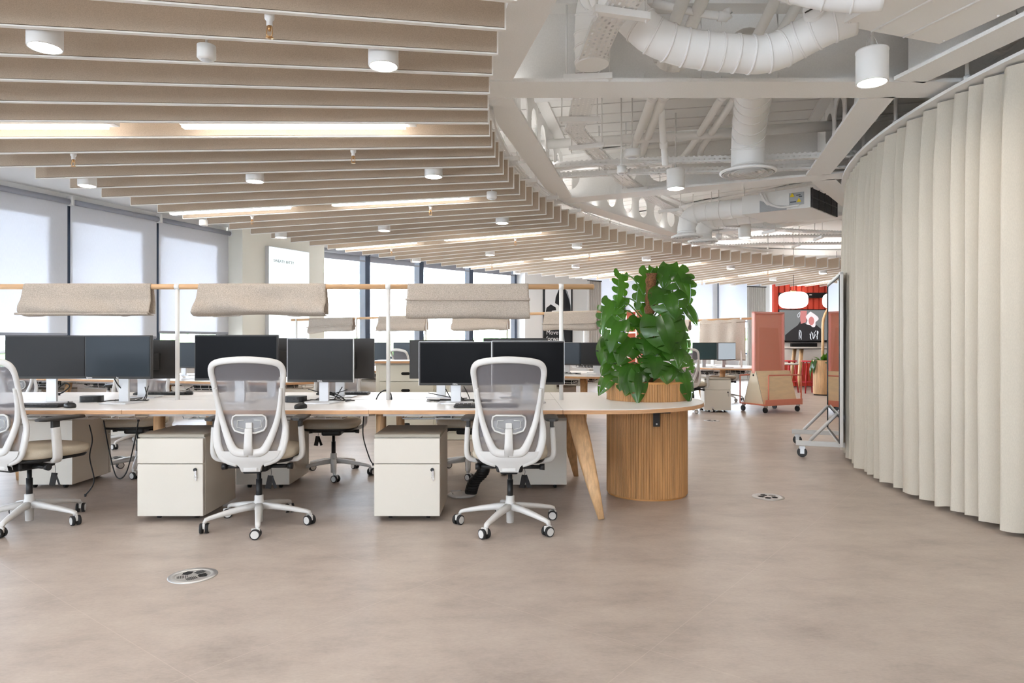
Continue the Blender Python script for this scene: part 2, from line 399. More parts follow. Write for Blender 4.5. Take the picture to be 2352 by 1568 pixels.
WN = [0]
HEAD, SILL = 3.27, .78
def facet(o, deg, pane_edges, name_wall, tops=3.36, jamb=True):
    """one flat run of glazing: o start, deg turn to the right of straight ahead, pane_edges along it; the room is on the right."""
    a = math.radians(deg); d = Vector((math.sin(a), math.cos(a), 0)); out = Vector((-math.cos(a), math.sin(a), 0)); o = Vector((*o, 0)); rz = PI/2-a
    def at(t, z=0, s=0): return o+d*t+out*s+Vector((0, 0, z))
    L = pane_edges[-1]-pane_edges[0]; mid = (pane_edges[0]+pane_edges[-1])/2
    b = MB(); b.box(at(mid, SILL/2, .12), (L, .2, SILL), rz); b.box(at(mid, (HEAD+3.56)/2, .12), (L, .2, 3.56-HEAD), rz)
    b.box(at(mid, SILL+.012, .02), (L, .26, .025), rz)
    struct(b.done(name_wall, 'white'))
    for t0, t1 in zip(pane_edges, pane_edges[1:]):
        WN[0] += 1; w = t1-t0; tm = (t0+t1)/2
        b = MB()
        for t in (t0+.03, t1-.03): b.box(at(t, (SILL+HEAD)/2, .095), (.06, .19, HEAD-SILL), rz)
        for z in (SILL+.05, HEAD-.03): b.box(at(tm, z, .12), (w-.12, .12, .06), rz)
        fr = struct(b.done('window_%d' % WN[0], 'mullion'))
        b = MB(); b.box(at(tm, (SILL+HEAD)/2, .14), (w-.1, .012, HEAD-SILL-.1), rz); b.done('glass_pane', 'glass', fr)
        if jamb:
            jw = .24 if jamb == 1 else .15
            b = MB(); b.box(at(t1-.06-jw/2, (SILL+HEAD)/2, .022), (jw, .02, HEAD-SILL-.12), rz)
            if jamb == 1: b.box(at(tm, HEAD-.17, .022), (w-.12, .02, .28), rz)
            b.done('reveal_panel', 'spandrel' if jamb == 1 else 'jamb', fr)
    return at, rz
def blind(at, rz, t0, t1, zb, label, group):
    """a roller blind hung from its tube just inside the glass."""
    p = at((t0+t1)/2, 0, -.05); w = t1-t0
    t = thing('roller_blind', label, 'blind', p, rz, group)
    b = MB(); b.cyl((-w/2+.02, 0, 3.24), (w/2-.02, 0, 3.24), .04); b.done('roller_tube', 'blindgrey', t)
    b = MB(); b.box((0, .035, (3.23+zb)/2), (w-.045, .003, 3.23-zb)); b.done('cloth', 'blind', t)
    b = MB(); b.box((0, .035, zb), (w-.06, .016, .045), bevel=.005); b.done('bottom_bar', 'blindgrey', t)
    for s in (-1, 1): b = MB(); b.box((s*(w/2-.012), 0, 3.25), (.018, .11, .13)); b.done('bracket', 'lamphouse', t)
    return t
# left run of windows
oA = (-6.22, 10.67)
eA = [-5.3, -3.79, -2.27, -.74, .79, 2.38]
atA, rzA = facet(oA, 21.4, eA, 'wall_left', jamb=1)
gb = 'roller blinds along the left windows'
blind(atA, rzA, eA[0], eA[1], 1.30, 'grey roller blind just past the left edge of view, second from the end', gb)
blind(atA, rzA, eA[1], eA[2], 1.30, 'grey roller blind on the left wall nearest the camera', gb)
blind(atA, rzA, eA[2], eA[3], 1.30, 'pale roller blind cut by the left photo edge, left of the first dark mullion', gb)
blind(atA, rzA, eA[3], eA[4], 1.27, 'pale roller blind between the two dark mullions on the left wall', gb)
blind(atA, rzA, eA[4], eA[5], 1.36, 'pale roller blind next to the column with the lit sign', gb)
# more glazing out of frame on the left
eZ = [0, 1.56, 3.12, 4.68, 6.24, 7.8]
atZ, rzZ = facet((-8.28, 5.72-7.8), 1.5, eZ, 'wall_left', jamb=1)
for i in range(5): blind(atZ, rzZ, eZ[i], eZ[i+1], 1.3, 'grey roller blind beyond the left edge of view, %s window back' % ORD[4-i], gb)
atY, rzY = facet((-.33, -10.1), -44.8, [k*1.614 for k in range(8)], 'wall_left', jamb=1)
for i in (1, 3, 5): blind(atY, rzY, i*1.614, (i+1)*1.614, 1.3, 'grey roller blind far behind the photo on the left, %s from the end' % ORD[i], gb)
# column with the sign
def panel(p0, p1, z0, z1, th, m, name, side=1):
    p0, p1 = Vector((*p0, 0)), Vector((*p1, 0)); d = (p1-p0).normalized(); nrm = Vector((-d.y, d.x, 0))*side*th
    b = MB(); b.extrude([(p0.x, p0.y, z0), (p1.x, p1.y, z0), (p1.x, p1.y, z1), (p0.x, p0.y, z1)], nrm); return b.done(name, m)
cA, cB = (-5.03, 12.74), (-4.02, 14.62)
b = MB(); b.prism([(-5.36, 12.87), cA, cB, (-4.34, 14.85), (-5.0, 14.2)], 0, 3.4); struct(b.done('wall_left', 'wallwarm'))
# second run of windows
eB = [-.36, 1.22, 2.75, 4.36, 6.02]
atB, rzB = facet((-4.2, 14.9), 46, eB, 'wall_back', jamb=2)
for i, nm in enumerate(('nearest the lit sign', 'second from the lit sign', 'third from the lit sign', 'beside the black framed poster')):
    p = atB((eB[i]+eB[i+1])/2, 0, -.03); w = eB[i+1]-eB[i]
    t = thing('rolled_blind', 'rolled up grey blind over the bright back window '+nm, 'blind', p, rzB, 'rolled up blinds over the back windows')
    b = MB(); b.cyl((-w/2+.02, 0, 3.22), (w/2-.02, 0, 3.22), .05); b.done('roller_tube', 'blindgrey', t)
    b = MB(); b.box((0, .045, 3.13), (w-.07, .004, .14)); b.box((0, .045, 3.06), (w-.06, .016, .035)); b.done('cloth', 'blindgrey', t)
# wall with the poster
w1, w2 = (.36, 18.95), (2.25, 19.95)
b = MB(); b.prism([(.1, 19.15), w1, w2, (2.1, 20.3)], 0, 3.4); struct(b.done('wall_back', 'white'))
# third run of windows, blinds half down
eC = [-.15, 1.5, 3.18, 4.87, 6.5]
atC, rzC = facet((2.0, 20.15), 70, eC, 'wall_back', jamb=2)
for i, nm in enumerate(('behind the grey curtain left of the plant', 'behind the upper left leaves of the plant', 'right behind the plant', 'left of the far grey curtain')):
    blind(atC, rzC, eC[i], eC[i+1], 1.86, 'pale half lowered blind on the far window '+nm, 'half lowered blinds on the far windows')
# closing walls
pe = atC(6.5)
b = MB()
b.prism([(pe.x, pe.y), (pe.x+.7, pe.y-.45), (pe.x+.95, pe.y-.1), (pe.x+.3, pe.y+.3)], 0, 3.5); struct(b.done('wall_back', 'white'))
b = MB(); rw = ring_poly(17.6, 96)
for i in range(96):
    ang = 360*i/96        # 0 points to +x
    if ang > 84 and ang < 238: continue
    j = (i+1) % 96; p, q = rw[i], rw[j]
    b.extrude([(*p, 0), (*q, 0), (*q, 3.56), (*p, 3.56)], Vector((p[0]-CC[0], p[1]-CC[1], 0))*.01)
struct(b.done('wall_right', 'white'))

# red acoustic wall of the far kitchen, with a white return
RWY = 18.3
b = MB(); b.box((9.1, RWY+.1, 1.7), (4.25, .16, 3.4)); struct(b.done('wall_back', 'white'))
b = MB()
x = 6.98
while x < 11.1:
    b.extrude([(x, RWY, 1.42), (x+.02, RWY-.05, 1.42), (x+.13, RWY-.05, 1.42), (x+.15, RWY, 1.42), (x+.15, RWY+.02, 1.42), (x, RWY+.02, 1.42)], (0, 0, 1.85)); x += .155
tag(b.done('wall_panel', 'red'), 'ribbed brick red acoustic panelling on the far wall around the television', 'wall panel')
b = MB()
x = 6.98
while x < 11.1:
    b.extrude([(x, RWY, .02), (x+.02, RWY-.04, .02), (x+.13, RWY-.04, .02), (x+.15, RWY, .02), (x+.15, RWY+.02, .02), (x, RWY+.02, .02)], (0, 0, .62)); x += .155
tag(b.done('wall_panel', 'red'), 'low red ribbed panel behind the bar stools under the far high table', 'wall panel')

# ------------------------------------------------------------------ steel beams
def web(b, p0, p1, z0, z1, holes, r, th=.012, seg=20):
    """plate from p0 to p1 with round openings."""
    p0, p1 = Vector((*p0, 0)), Vector((*p1, 0)); L = (p1-p0).length; d = (p1-p0)/L; nrm = Vector((-d.y, d.x, 0))*th/2
    zc = (z0+z1)/2
    edges = [0]+sum([[h-r*1.25, h+r*1.25] for h in holes], [])+[L]
    def P(u, z, s): return p0+d*u+Vector((0, 0, z))+nrm*s
    for i in range(0, len(edges)-1, 2):
        if edges[i+1]-edges[i] > .01:
            b.extrude([P(edges[i], z0, -1), P(edges[i+1], z0, -1), P(edges[i+1], z1, -1), P(edges[i], z1, -1)], nrm*2)
    for h in holes:
        hw, hh = r*1.25, (z1-z0)/2
        for s in (-1, 1):
            pr = None
            for k in range(seg+1):
                a = 2*PI*k/seg; c, sn = math.cos(a), math.sin(a)
                q = min(hw/abs(c) if abs(c) > 1e-6 else 1e9, hh/abs(sn) if abs(sn) > 1e-6 else 1e9)
                cur = (P(h+r*c, zc+r*sn, s), P(h+q*c, zc+q*sn, s))
                if pr: b.face([pr[0], cur[0], cur[1], pr[1]])
                pr = cur
        for k in range(seg):
            a0, a1 = 2*PI*k/seg, 2*PI*(k+1)/seg
            b.face([P(h+r*math.cos(a0), zc+r*math.sin(a0), -1), P(h+r*math.cos(a1), zc+r*math.sin(a1), -1), P(h+r*math.cos(a1), zc+r*math.sin(a1), 1), P(h+r*math.cos(a0), zc+r*math.sin(a0), 1)])
BZ = 2.96
def beam(p0, p1, holes, r, label, fw=.29, group=None):
    q0, q1 = Vector((*p0, 0)), Vector((*p1, 0)); L = (q1-q0).length; d = (q1-q0)/L; m = (q0+q1)/2; rz = math.atan2(d.y, d.x)
    t = thing('steel_beam', label, 'beam', (m.x, m.y, BZ), rz, group)
    l0, l1 = (-L/2, 0), (L/2, 0)
    b = MB(); b.box((0, 0, .0125), (L, fw, .025)); b.done('bottom_flange', 'beam', t)
    b = MB(); b.box((0, 0, .545), (L, fw, .025)); b.done('top_flange', 'beam', t)
    b = MB(); web(b, l0, l1, .025, .533, holes, r); b.done('web', 'beam', t)
    return t
beam(pol(14, 0), pol(3.5, 0), [2.2, 6.13, 6.67, 8.75], .16, 'thick white steel beam crossing the ceiling from the baffles to the curtain', .31)
beam(pol(14, 24.3), pol(3.6, 24.3), [4.9, 5.62, 6.06, 9.0], .15, 'white steel beam on a slant behind the two hanging ceiling lamps')
beam(pol(14, 48.5), pol(4, 48.5), [5.4, 6.2, 7.3], .15, 'far white steel beam below the black fronted air unit')
hs = [.55, 1.05, 1.55, 2.05, 2.6, 3.1]
beam(pol(9.12, 1.2), pol(9.12, 23.2), hs, .17, 'white steel beam with round openings beside the felt baffles', .24)
beam(pol(6.35, 1.4), pol(6.25, 23), [.4, .85, 1.3, 1.75], .17, 'white steel beam with round openings beside the curtain top', .24)
beam(pol(9.12, 25.5), pol(9.12, 47.2), hs, .15, 'far white steel beam with round openings behind the two duct elbows', .24)
beam(pol(6.2, 25.5), pol(6.2, 47), [.5, 1.1], .15, 'far white steel beam over the black fronted air unit', .24)
beam(pol(9.12, -1.2), pol(9.12, -23), [1.0, 1.6], .17, 'white steel beam running up out of the photo beside the nearest baffles', .24)
beam(pol(6.3, -1.4), pol(6.3, -23), [1.0, 1.5], .17, 'white steel beam running up past the curtain under the square duct box', .24)

# ------------------------------------------------------------------ felt baffles and their lamps
BH0, BH1, RIN, ROUT = 2.68, 2.885, 9.16, 13.42
k = 0; ang = -11.375
while ang < 100:
    x, y = pol((RIN+ROUT)/2, ang); rin = RIN - .0*k
    t = thing('ceiling_baffle', 'taupe felt ceiling baffle, %s back from the top of the photo' % ORD[k], 'baffle', (x, y, 0), -math.radians(ang), 'felt ceiling baffles')
    L = ROUT-RIN
    b = MB(); b.box((0, 0, (BH0+BH1)/2+.004), (L-.012, .022, BH1-BH0-.008)); b.done('felt_panel', 'felt', t)
    b = MB(); b.box((0, 0, BH0), (L, .024, .008)); b.box((L/2-.003, 0, (BH0+BH1)/2), (.007, .0245, BH1-BH0)); b.box((-L/2+.003, 0, (BH0+BH1)/2), (.007, .0245, BH1-BH0))
    b.box((0, 0, BH1), (L, .03, .012)); b.done('edge_trim', 'feltedge', t)
    k += 1; ang += 1.75
NB = k
def hang(x, y, z): return z
rows = ['in the nearest lit row', 'in the second lit row', 'in the third lit row', 'in the fourth lit row', 'in the fifth lit row', 'in the sixth lit row', 'in the farthest lit row']
for i, a in enumerate((0, 14, 28, 42, 56, 70, 84)):
    for r, nm in ((10.5, 'inner'), (12.6, 'outer')):
        x, y = pol(r, a)
        t = thing('linear_lamp', 'long glowing linear lamp between the baffles, %s one %s' % (nm, rows[i]), 'lamp', (x, y, 2.70), -math.radians(a), 'linear ceiling lamps')
        b = MB(); b.box((0, 0, .056), (1.65, .07, .09), bevel=.003); b.done('housing', 'lamphouse', t)
        b = MB(); b.box((-.03, 0, .003), (1.56, .058, .022)); b.done('diffuser', 'lamp', t)
        for q in (-.6, .6): b = MB(); b.cyl((q, 0, .1), (q, 0, .68 if r < 12 else .655), .004, seg=6); b.done('suspension_rod', 'lamphouse', t)
for i, a in enumerate((-7.875, 6.125, 20.125, 34.125, 46.375, 60.375, 74.375)):
    for r, nm in ((9.75, 'inner'), (11.38, 'middle'), (13.0, 'outer')):
        if i == 0 and nm == 'outer': continue
        x, y = pol(r, a+math.degrees(.102/r))
        t = thing('surface_downlight', 'round white downlight under the baffles, %s one in the %s row from the camera' % (nm, ORD[i]), 'lamp', (x, y, 2.625), 0, 'downlights under the baffles')
        b = MB(); b.lathe([(.070, 0), (.076, 0), (.078, .006), (.078, .26), (.0, .26)], seg=28, caps=False); b.done('can', 'lamphouse', t)
        b = MB(); b.lathe([(.0005, .004), (.072, .004)], seg=28, caps=False); b.done('lit_disc', 'disc', t)
for i, a in enumerate((-9.625, 2.625, 14.875, 28.875, 41.125, 55.125, 69.125)):
    for r, nm in ((10.25, 'inner'), (12.5, 'outer')):
        if i == 0 and nm == 'outer': continue
        x, y = pol(r, a+math.degrees(.05/r))
        t = thing('sprinkler_head', 'brass sprinkler below the baffles, %s one in the %s row from the camera' % (nm, ORD[i]), 'sprinkler', (x, y, 2.585), 0, 'sprinklers among the baffles')
        b = MB(); b.lathe([(.001, .055), (.014, .055), (.014, .075), (.022, .085), (.022, .115), (.028, .12), (.028, .145), (.02, .155), (.02, .78 if r > 12 else .97), (.001, .78 if r > 12 else .97)], seg=18); b.done('socket', 'lamphouse', t)
        b = MB(); b.lathe([(.006, .03), (.008, .055)], seg=10); b.lathe([(.001, -.004), (.018, -.002), (.018, .001), (.001, .004)], seg=16)
        for s in (-1, 1): b.sweep([(s*.007, 0, 0), (s*.014, 0, .02), (s*.01, 0, .05), (s*.006, 0, .058)], (.0025, .0025), (0, 1, 0), 6)
        b.done('spray_head', 'brass', t)
def small_sensor(px, py, z, r, label, top=None):
    p = Wz(px, py, z) if py is not None else Vector((*pol(*px), z))
    t = thing('ceiling_sensor', label, 'sensor', p)
    b = MB(); b.lathe([(.001, 0), (r*.8, 0), (r, .01), (r, .07), (.001, .07)], seg=24); b.done('can', 'lamphouse', t)
    b = MB(); b.lathe([(.001, -.004), (r*.5, -.004), (r*.6, .001)], seg=20, caps=False); b.done('lens', 'alu', t)
    b = MB(); b.cyl((0, 0, .07), (0, 0, (top or 3.5)-p.z), .006, seg=8); b.done('rod', 'lamphouse', t)
small_sensor((10.62, -7.875+.40), None, 2.60, .045, 'small white round sensor between two downlights in the nearest baffles', 2.8)
small_sensor((13.2, 14.875+.36), None, 2.60, .05, 'small white sensor near the end of the baffles by the left windows', 2.8)
small_sensor((9.4, 11.375+.48), None, 2.60, .05, 'small white sensor under the baffles near their inner edge', 2.8)
small_sensor(1427, 399, 2.72, .04, 'small white sensor hanging on a thin rod in front of the cable tray')
small_sensor(1452, 362, 2.9, .075, 'flat round white detector under the crossing cable tray')
small_sensor(1651, 548, 2.7, .045, 'small white sensor hanging in front of the far duct elbow')

# ------------------------------------------------------------------ hanging cylinder lamps
def pendant_can(px, pybot, D, label):
    p = W(px, pybot, D)
    t = thing('cylinder_lamp', label, 'lamp', (p.x, p.y, 2.75), 0, 'white cylinder lamps under the open ceiling')
    b = MB(); b.lathe([(.080, .0), (.089, 0), (.090, .004), (.090, .185), (.092, .187), (.092, .197), (.001, .2)], seg=36, caps=False); b.done('shade', 'lamphouse', t)
    b = MB(); b.lathe([(.0005, .006), (.082, .006)], seg=32, caps=False); b.done('lit_disc', 'disc', t)
    b = MB(); b.cyl((0, 0, .2), (0, 0, .8), .008, seg=8); b.sweep(crom([(-.03, 0, .2), (-.03, 0, .25), (0, 0, .29), (.03, 0, .25), (.03, 0, .2)], 4), .003, (0, 1, 0), 6); b.done('rod', 'lamphouse', t)
pendant_can(2003, 188, 4.12, 'big white cylinder lamp hanging near the top right in front of the beam')
pendant_can(1552, 430, 6.95, 'white cylinder lamp hanging mid ceiling left of the round air diffuser')
pendant_can(1710, 540, 10.2, 'small far white cylinder lamp hanging below the duct elbows')

# ------------------------------------------------------------------ air ducts
def duct(path, r, label, name='air_duct', pitch=.13, n=None, end=True):
    pts = [Vector(p) for p in path]
    t = thing(name, label, 'duct', pts[-1]); o = pts[-1]
    b = MB(); b.sweep([p-o for p in pts], r, (.3, .2, 1), 28); b.done('pipe', 'ceil', t)
    acc = 0; last = pts[0]; b = MB(); bands = 0
    for i in range(1, len(pts)):
        acc += (pts[i]-pts[i-1]).length
        if acc >= pitch:
            acc = 0; d = (pts[i]-pts[i-1]).normalized()
            b.sweep([pts[i]-o-d*.006, pts[i]-o+d*.006], r+.006, (.3, .2, 1), 28); bands += 1
    if bands: b.done('seam_band', 'ceil', t)
    else: b.bm.free()
    if end:
        b = MB(); R = r*1.72
        b.lathe([(r*.9, .05), (r*1.06, .05), (r*1.1, .02), (R, .008), (R, -.004), (R*.92, -.012)], seg=36, caps=False)
        for q in (.84, .66, .48, .3, .12): b.lathe([(R*q, -.012), (R*q+.012, -.016), (R*(q-.06), .01), (R*(q-.1), .03)], seg=36, caps=False)
        b.lathe([(.001, .03), (r*1.02, .03)], seg=28, caps=False); b.done('diffuser', 'ceil', t)
    return t
# the big looped duct
duct(crom([W(1960, 36, 3.95), W(1900, 58, 4.0), W(1835, 92, 4.1), W(1790, 115, 4.13), W(1745, 126, 4.15), W(1690, 123, 4.15), W(1630, 118, 4.15), W(1560, 106, 4.15), W(1500, 82, 4.13), W(1455, 42, 4.15), W(1420, 4, 4.22), W(1385, -14, 4.34), W(1364, 16, 4.46), W(1358, 80, 4.5), W(1360, 150, 4.5)], 5), .11, 'large white spiral duct looping under the ceiling at the top', pitch=.085, end=False)
# damper stub on it
p = W(1872, 30, 3.95); t = thing('duct_damper', 'short round damper stub on top of the large looped duct', 'duct', p)
b = MB(); q = Vector((.06, .12, -.03)); b.cyl(q, (-.02, -.03, .01), .06, seg=24); b.done('collar', 'ceil', t)
b = MB(); b.box((-.024, -.034, .012), (.11, .006, .008), rot=Matrix.Rotation(-.5, 4, 'Y')); b.done('blade', 'dark', t)
# second loop at the very top right
duct(crom([W(2030, -8, 3.5), W(1960, -4, 3.55), W(1880, -12, 3.6), W(1800, -30, 3.7)], 5), .07, 'white duct cut by the top edge of the photo above the square box', end=False)
# square duct box
A, B2 = Wz(1930, 58, 3.0), Wz(2158, 101, 3.0)
d = (B2-A).normalized(); back = Vector((d.y, -d.x, 0))
t = thing('duct_box', 'white square duct box with panel seams at the top right', 'duct', (A.x, A.y, 3.0))
wv = d*(B2-A).length; L = back*1.5
b = MB(); b.extrude([(0, 0, 0), wv, wv+L, L], (0, 0, .34)); b.done('casing', 'ceil', t)
b = MB()
for f in (.30, .62): b.sweep([wv*f-back*.0, wv*f+L], (.008, .008), (0, 0, 1), 4)
for f in (.03, .33, .65, .97):
    for g in (.03, .25, .5): b.ell(wv*f+L*g+Vector((0, 0, -.002)), (.007, .007, .006), 8, 4)
b.done('seam', 'ceil', t)
# straight drop with round diffuser
duct(crom([(1.75, 5.0, 3.27), (1.95, 5.5, 3.25), (2.10, 6.0, 3.21), (2.19, 6.32, 3.10), (2.21, 6.4, 2.95), (2.21, 6.4, 2.78)], 6), .15, 'white vertical duct ending in a round ring diffuser in the open ceiling', pitch=.16)
# fan coil with two elbows
P1, P2, P3 = Vector((3.16, 8.74, 2.85)), Vector((3.67, 8.40, 2.85)), Vector((4.32, 9.1, 2.85)); P4 = P1+P3-P2
t = thing('fan_coil_unit', 'grey ceiling air unit with a black filter face and yellow warning labels', 'air conditioner', P1)
def rel(*ps): return [p-P1 for p in ps]
b = MB(); b.extrude(rel(P1, P2, P3, P4), (0, 0, .25)); b.done('casing', 'white', t)
n23 = Vector(((P3-P2).y, -(P3-P2).x, 0)).normalized(); n12 = Vector(((P2-P1).y, -(P2-P1).x, 0)).normalized()
b = MB(); e = Vector((0, 0, .012)); u = (P3-P2)
b.extrude([P2-P1+u*.02+e, P2-P1+u*.98+e, P2-P1+u*.98+Vector((0, 0, .24)), P2-P1+u*.02+Vector((0, 0, .24))], n23*.015)
ff = b.done('filter', 'filter', t)
b = MB()
for f in (.02, .27, .5, .75, .98): b.box(P2-P1+u*f+n23*.017+Vector((0, 0, .125)), (.016, .016, .24), rz=math.atan2(u.y, u.x))
b.box(P2-P1+u*.5+n23*.017+Vector((0, 0, .125)), (u.length*.96, .014, .012), rz=math.atan2(u.y, u.x)); b.done('filter_frame', 'dark', ff)
u = P2-P1
b = MB(); b.extrude([u*.02, u*.55, u*.55+Vector((0, 0, .05)), u*.16+Vector((0, 0, .08)), u*.10+Vector((0, 0, .13)), u*.02+Vector((0, 0, .15))], n12*.006); b.done('insulation', 'foil', t)
b = MB(); b.extrude([u*.60+Vector((0, 0, .05)), u*.88+Vector((0, 0, .05)), u*.88+Vector((0, 0, .2)), u*.60+Vector((0, 0, .2))], n12*.012); lb = b.done('control_panel', 'labelgrey', t)
b = MB()
for f, z in ((.66, .15), (.79, .08)):
    c = u*f+n12*.013+Vector((0, 0, z)); s = u.normalized()*.028
    b.extrude([c-s, c+s, c+Vector((0, 0, .05))], n12*.003)
b.done('warning_label', 'yellow', lb)
b = MB()
for f, z, w_ in ((.78, .16, .05), (.68, .08, .07), (.82, .14, .04)):
    c = u*f+n12*.0128+Vector((0, 0, z)); s = u.normalized()*w_*.5
    b.extrude([c-s, c+s, c+s+Vector((0, 0, .012)), c-s+Vector((0, 0, .012))], n12*.001)
b.done('printed_label', 'ink', lb)
b = MB(); b.sweep(crom([u*.12+n12*.03+Vector((0, 0, .22)), u*.22+n12*.05+Vector((0, 0, .1)), u*.45+n12*.05+Vector((0, 0, .03)), u*.8+n12*.03+Vector((0, 0, .04))], 6), .014, (0, 0, 1), 8)
b.sweep(crom([u*.05+n12*.03+Vector((0, 0, .24)), u*.15+n12*.05+Vector((0, 0, .12)), u*.3+n12*.05+Vector((0, 0, .06))], 6), .014, (0, 0, 1), 8); b.done('hose', 'white', t)
b = MB()
pl = -(P2-P1).normalized()*.22; v = P4-P1
b.extrude([v*.02, v*.98, v*.98+pl, v*.02+pl], (0, 0, .235)); b.done('plenum', 'white', t)
dd = -(P2-P1).normalized()
for f, px, lab in ((.2, None, 'nearer of the two white elbow ducts left of the air unit'), (.78, None, 'farther white elbow duct left of the air unit')):
    s = P1+v*f+pl+Vector((0, 0, .12)); q = s+dd*(.62 if f < .5 else .66)
    duct(crom([s, s+dd*.3, q, q+dd*.14+Vector((0, 0, -.045)), q+dd*.2+Vector((0, 0, -.16)), q+dd*.205+Vector((0, 0, -.28)), q+dd*.205+Vector((0, 0, -.32))], 6), .125, lab, pitch=.14)

# ------------------------------------------------------------------ cable trays and pipes
def tray(path, w, h, label, bars=(), rod=3.5, sides=True):
    pts = [Vector(p) for p in path]; o = pts[0].copy()
    t = thing('cable_tray', label, 'cable tray', o)
    bm = bmesh.new(); uvl = bm.loops.layers.uv.new('UVMap'); acc = 0; pr = None
    prof = [(-w/2, h), (-w/2, 0), (w/2, 0), (w/2, h)] if sides else [(-w/2, 0), (w/2, 0)]
    pv = [0]
    for a, c in zip(prof, prof[1:]): pv.append(pv[-1]+math.hypot(c[0]-a[0], c[1]-a[1]))
    for i, p in enumerate(pts):
        dr = pts[min(i+1, len(pts)-1)]-pts[max(i-1, 0)]; sd = Vector((dr.y, -dr.x, 0)).normalized()
        if i: acc += (p-pts[i-1]).length
        row = [(bm.verts.new(p-o+sd*a+Vector((0, 0, z))), acc, v) for (a, z), v in zip(prof, pv)]
        if pr:
            for j in range(len(row)-1):
                q = (pr[j], row[j], row[j+1], pr[j+1]); f = bm.faces.new([x[0] for x in q])
                for l, x in zip(f.loops, q): l[uvl].uv = (x[1], x[2])
        pr = row
    me = bpy.data.meshes.new('perforated_channel'); bm.to_mesh(me); bm.free(); me.materials.append(M['perf'])
    ob = bpy.data.objects.new('perforated_channel', me); COL.objects.link(ob); ob.parent = t
    for f in bars:
        i = min(int(f*(len(pts)-1)), len(pts)-2); p = pts[i].lerp(pts[i+1], f*(len(pts)-1)-i); dr = pts[i+1]-pts[i]; rz = math.atan2(dr.x, -dr.y); sd = Vector((math.cos(rz), math.sin(rz), 0))
        b = MB(); b.box(p-o+Vector((0, 0, -.025)), (w+.16, .04, .04), rz=rz); sb = b.done('support_bar', 'ceil', t)
        for s in (-1, 1): b = MB(); b.cyl(p-o+sd*s*(w/2+.06)+Vector((0, 0, -.06)), p-o+sd*s*(w/2+.06)+Vector((0, 0, rod-p.z)), .006, seg=6); b.done('hanger_rod', 'ceil', sb)
    return t
zt = 3.02
tray([Wz(1470, -40, zt), Wz(1428, 20, zt), Wz(1392, 60, zt), Wz(1350, 160, zt), Wz(1350, 200, zt+.0)], .17, .03, 'perforated white cable tray crossing in front of the big looped duct', (.25, .8))
tray([*[Wz(x_, y_, 3.02) for x_, y_ in ((1345, 212), (1328, 280), (1318, 300), (1385, 370), (1440, 420), (1505, 462), (1560, 490), (1625, 520), (1700, 548))]], .17, .03, 'zigzag perforated white cable tray running away below the deck', (.1, .3, .42, .53, .7, .85))
import itertools
tray([(*pol(9.26, a), 2.93) for a in range(2, 66, 2)], .22, .03, 'long curved perforated cable tray following the inner ends of the baffles', (.13, .22, .31, .4, .5, .6))
for yy, lab in ((6.75, 'nearer'), (7.18, 'farther')):
    tray([(.42, yy+.22, 2.965), (1.25, yy+.05, 2.965), (2.4, yy-.05, 2.965), (3.45, yy-.24, 2.965), (4.5, yy-1.1, 2.965)], .07, .06, lab+' of the pair of narrow trays crossing below the deck', (.5,))
tray([(2.9, 10.1, 2.9), (4.6, 10.6, 2.9), (6.5, 11.0, 2.9)], .16, .03, 'far perforated tray below the air unit near the curtain', (.3, .7))
for i, (ys, z) in enumerate(((11.4, 2.95), (12.3, 2.95))):
    tray([(1.2+i, ys+1.0, z), (4.5, ys, z), (7.5, ys-.2, z)], .2, .03, ('nearer' if i == 0 else 'farther')+' of the far trays seen over the ends of the distant baffles', (.3, .6))
def pipe(pts, r, label, name='service_pipe'):
    pts = crom(pts, 6) if len(pts) > 2 else [Vector(p) for p in pts]; o = Vector(pts[0])
    t = thing(name, label, 'pipe', o)
    b = MB(); b.sweep([Vector(p)-o for p in pts], r, (.2, 0, 1), 14); b.done('tube', 'ceil', t)
    b = MB(); q = pts[len(pts)//2]; d = (Vector(pts[-1])-Vector(pts[0])).normalized()
    b.sweep([Vector(q)-o-d*.03, Vector(q)-o+d*.03], r*1.25, (.2, 0, 1), 14); b.done('coupling', 'ceil', t)
pz = 3.30
gp = 'white pipes under the deck'
pipe([Wz(1585, -40, pz), Wz(1540, 80, pz), Wz(1500, 220, pz), Wz(1445, 362, pz), (1.30, 8.05, pz)], .042, 'left pipe of the left white pair passing under the deck')
pipe([Wz(1630, -40, pz), Wz(1580, 80, pz), Wz(1525, 220, pz), Wz(1475, 350, pz), (1.52, 7.95, pz)], .042, 'right pipe of the left white pair passing under the deck')
pipe([Wz(1800, -40, pz), Wz(1740, 80, pz), Wz(1660, 220, pz), Wz(1592, 330, pz), (1.95, 7.8, pz)], .034, 'left pipe of the right white pair beside the vertical duct')
pipe([Wz(1860, -40, pz), Wz(1790, 80, pz), Wz(1692, 220, pz), Wz(1618, 330, pz), (2.12, 7.7, pz)], .034, 'right pipe of the right white pair beside the vertical duct')
pipe([(1.36, 6.2, 3.3), (1.38, 6.25, 3.1), (1.43, 6.4, 2.95), (1.45, 6.45, 2.86)], .03, 'short white drop pipe between the two pipe pairs')
pipe([(.2, 6.0, 3.34), (3.0, 5.4, 3.34)], .045, 'horizontal white pipe under the deck behind the thick beam')
pipe([(.3, 7.3, 3.3), (3.4, 6.6, 3.3)], .05, 'horizontal white pipe under the deck farther back')
pipe([(.3, 7.9, 3.2), (2.6, 7.4, 3.2)], .04, 'low horizontal white pipe above the pair of trays')
pipe([W(1500, 8, 4.35), W(1660, 38, 4.35), W(1668, 22, 4.35)], .025, 'thin white sprinkler pipe behind the big looped duct')
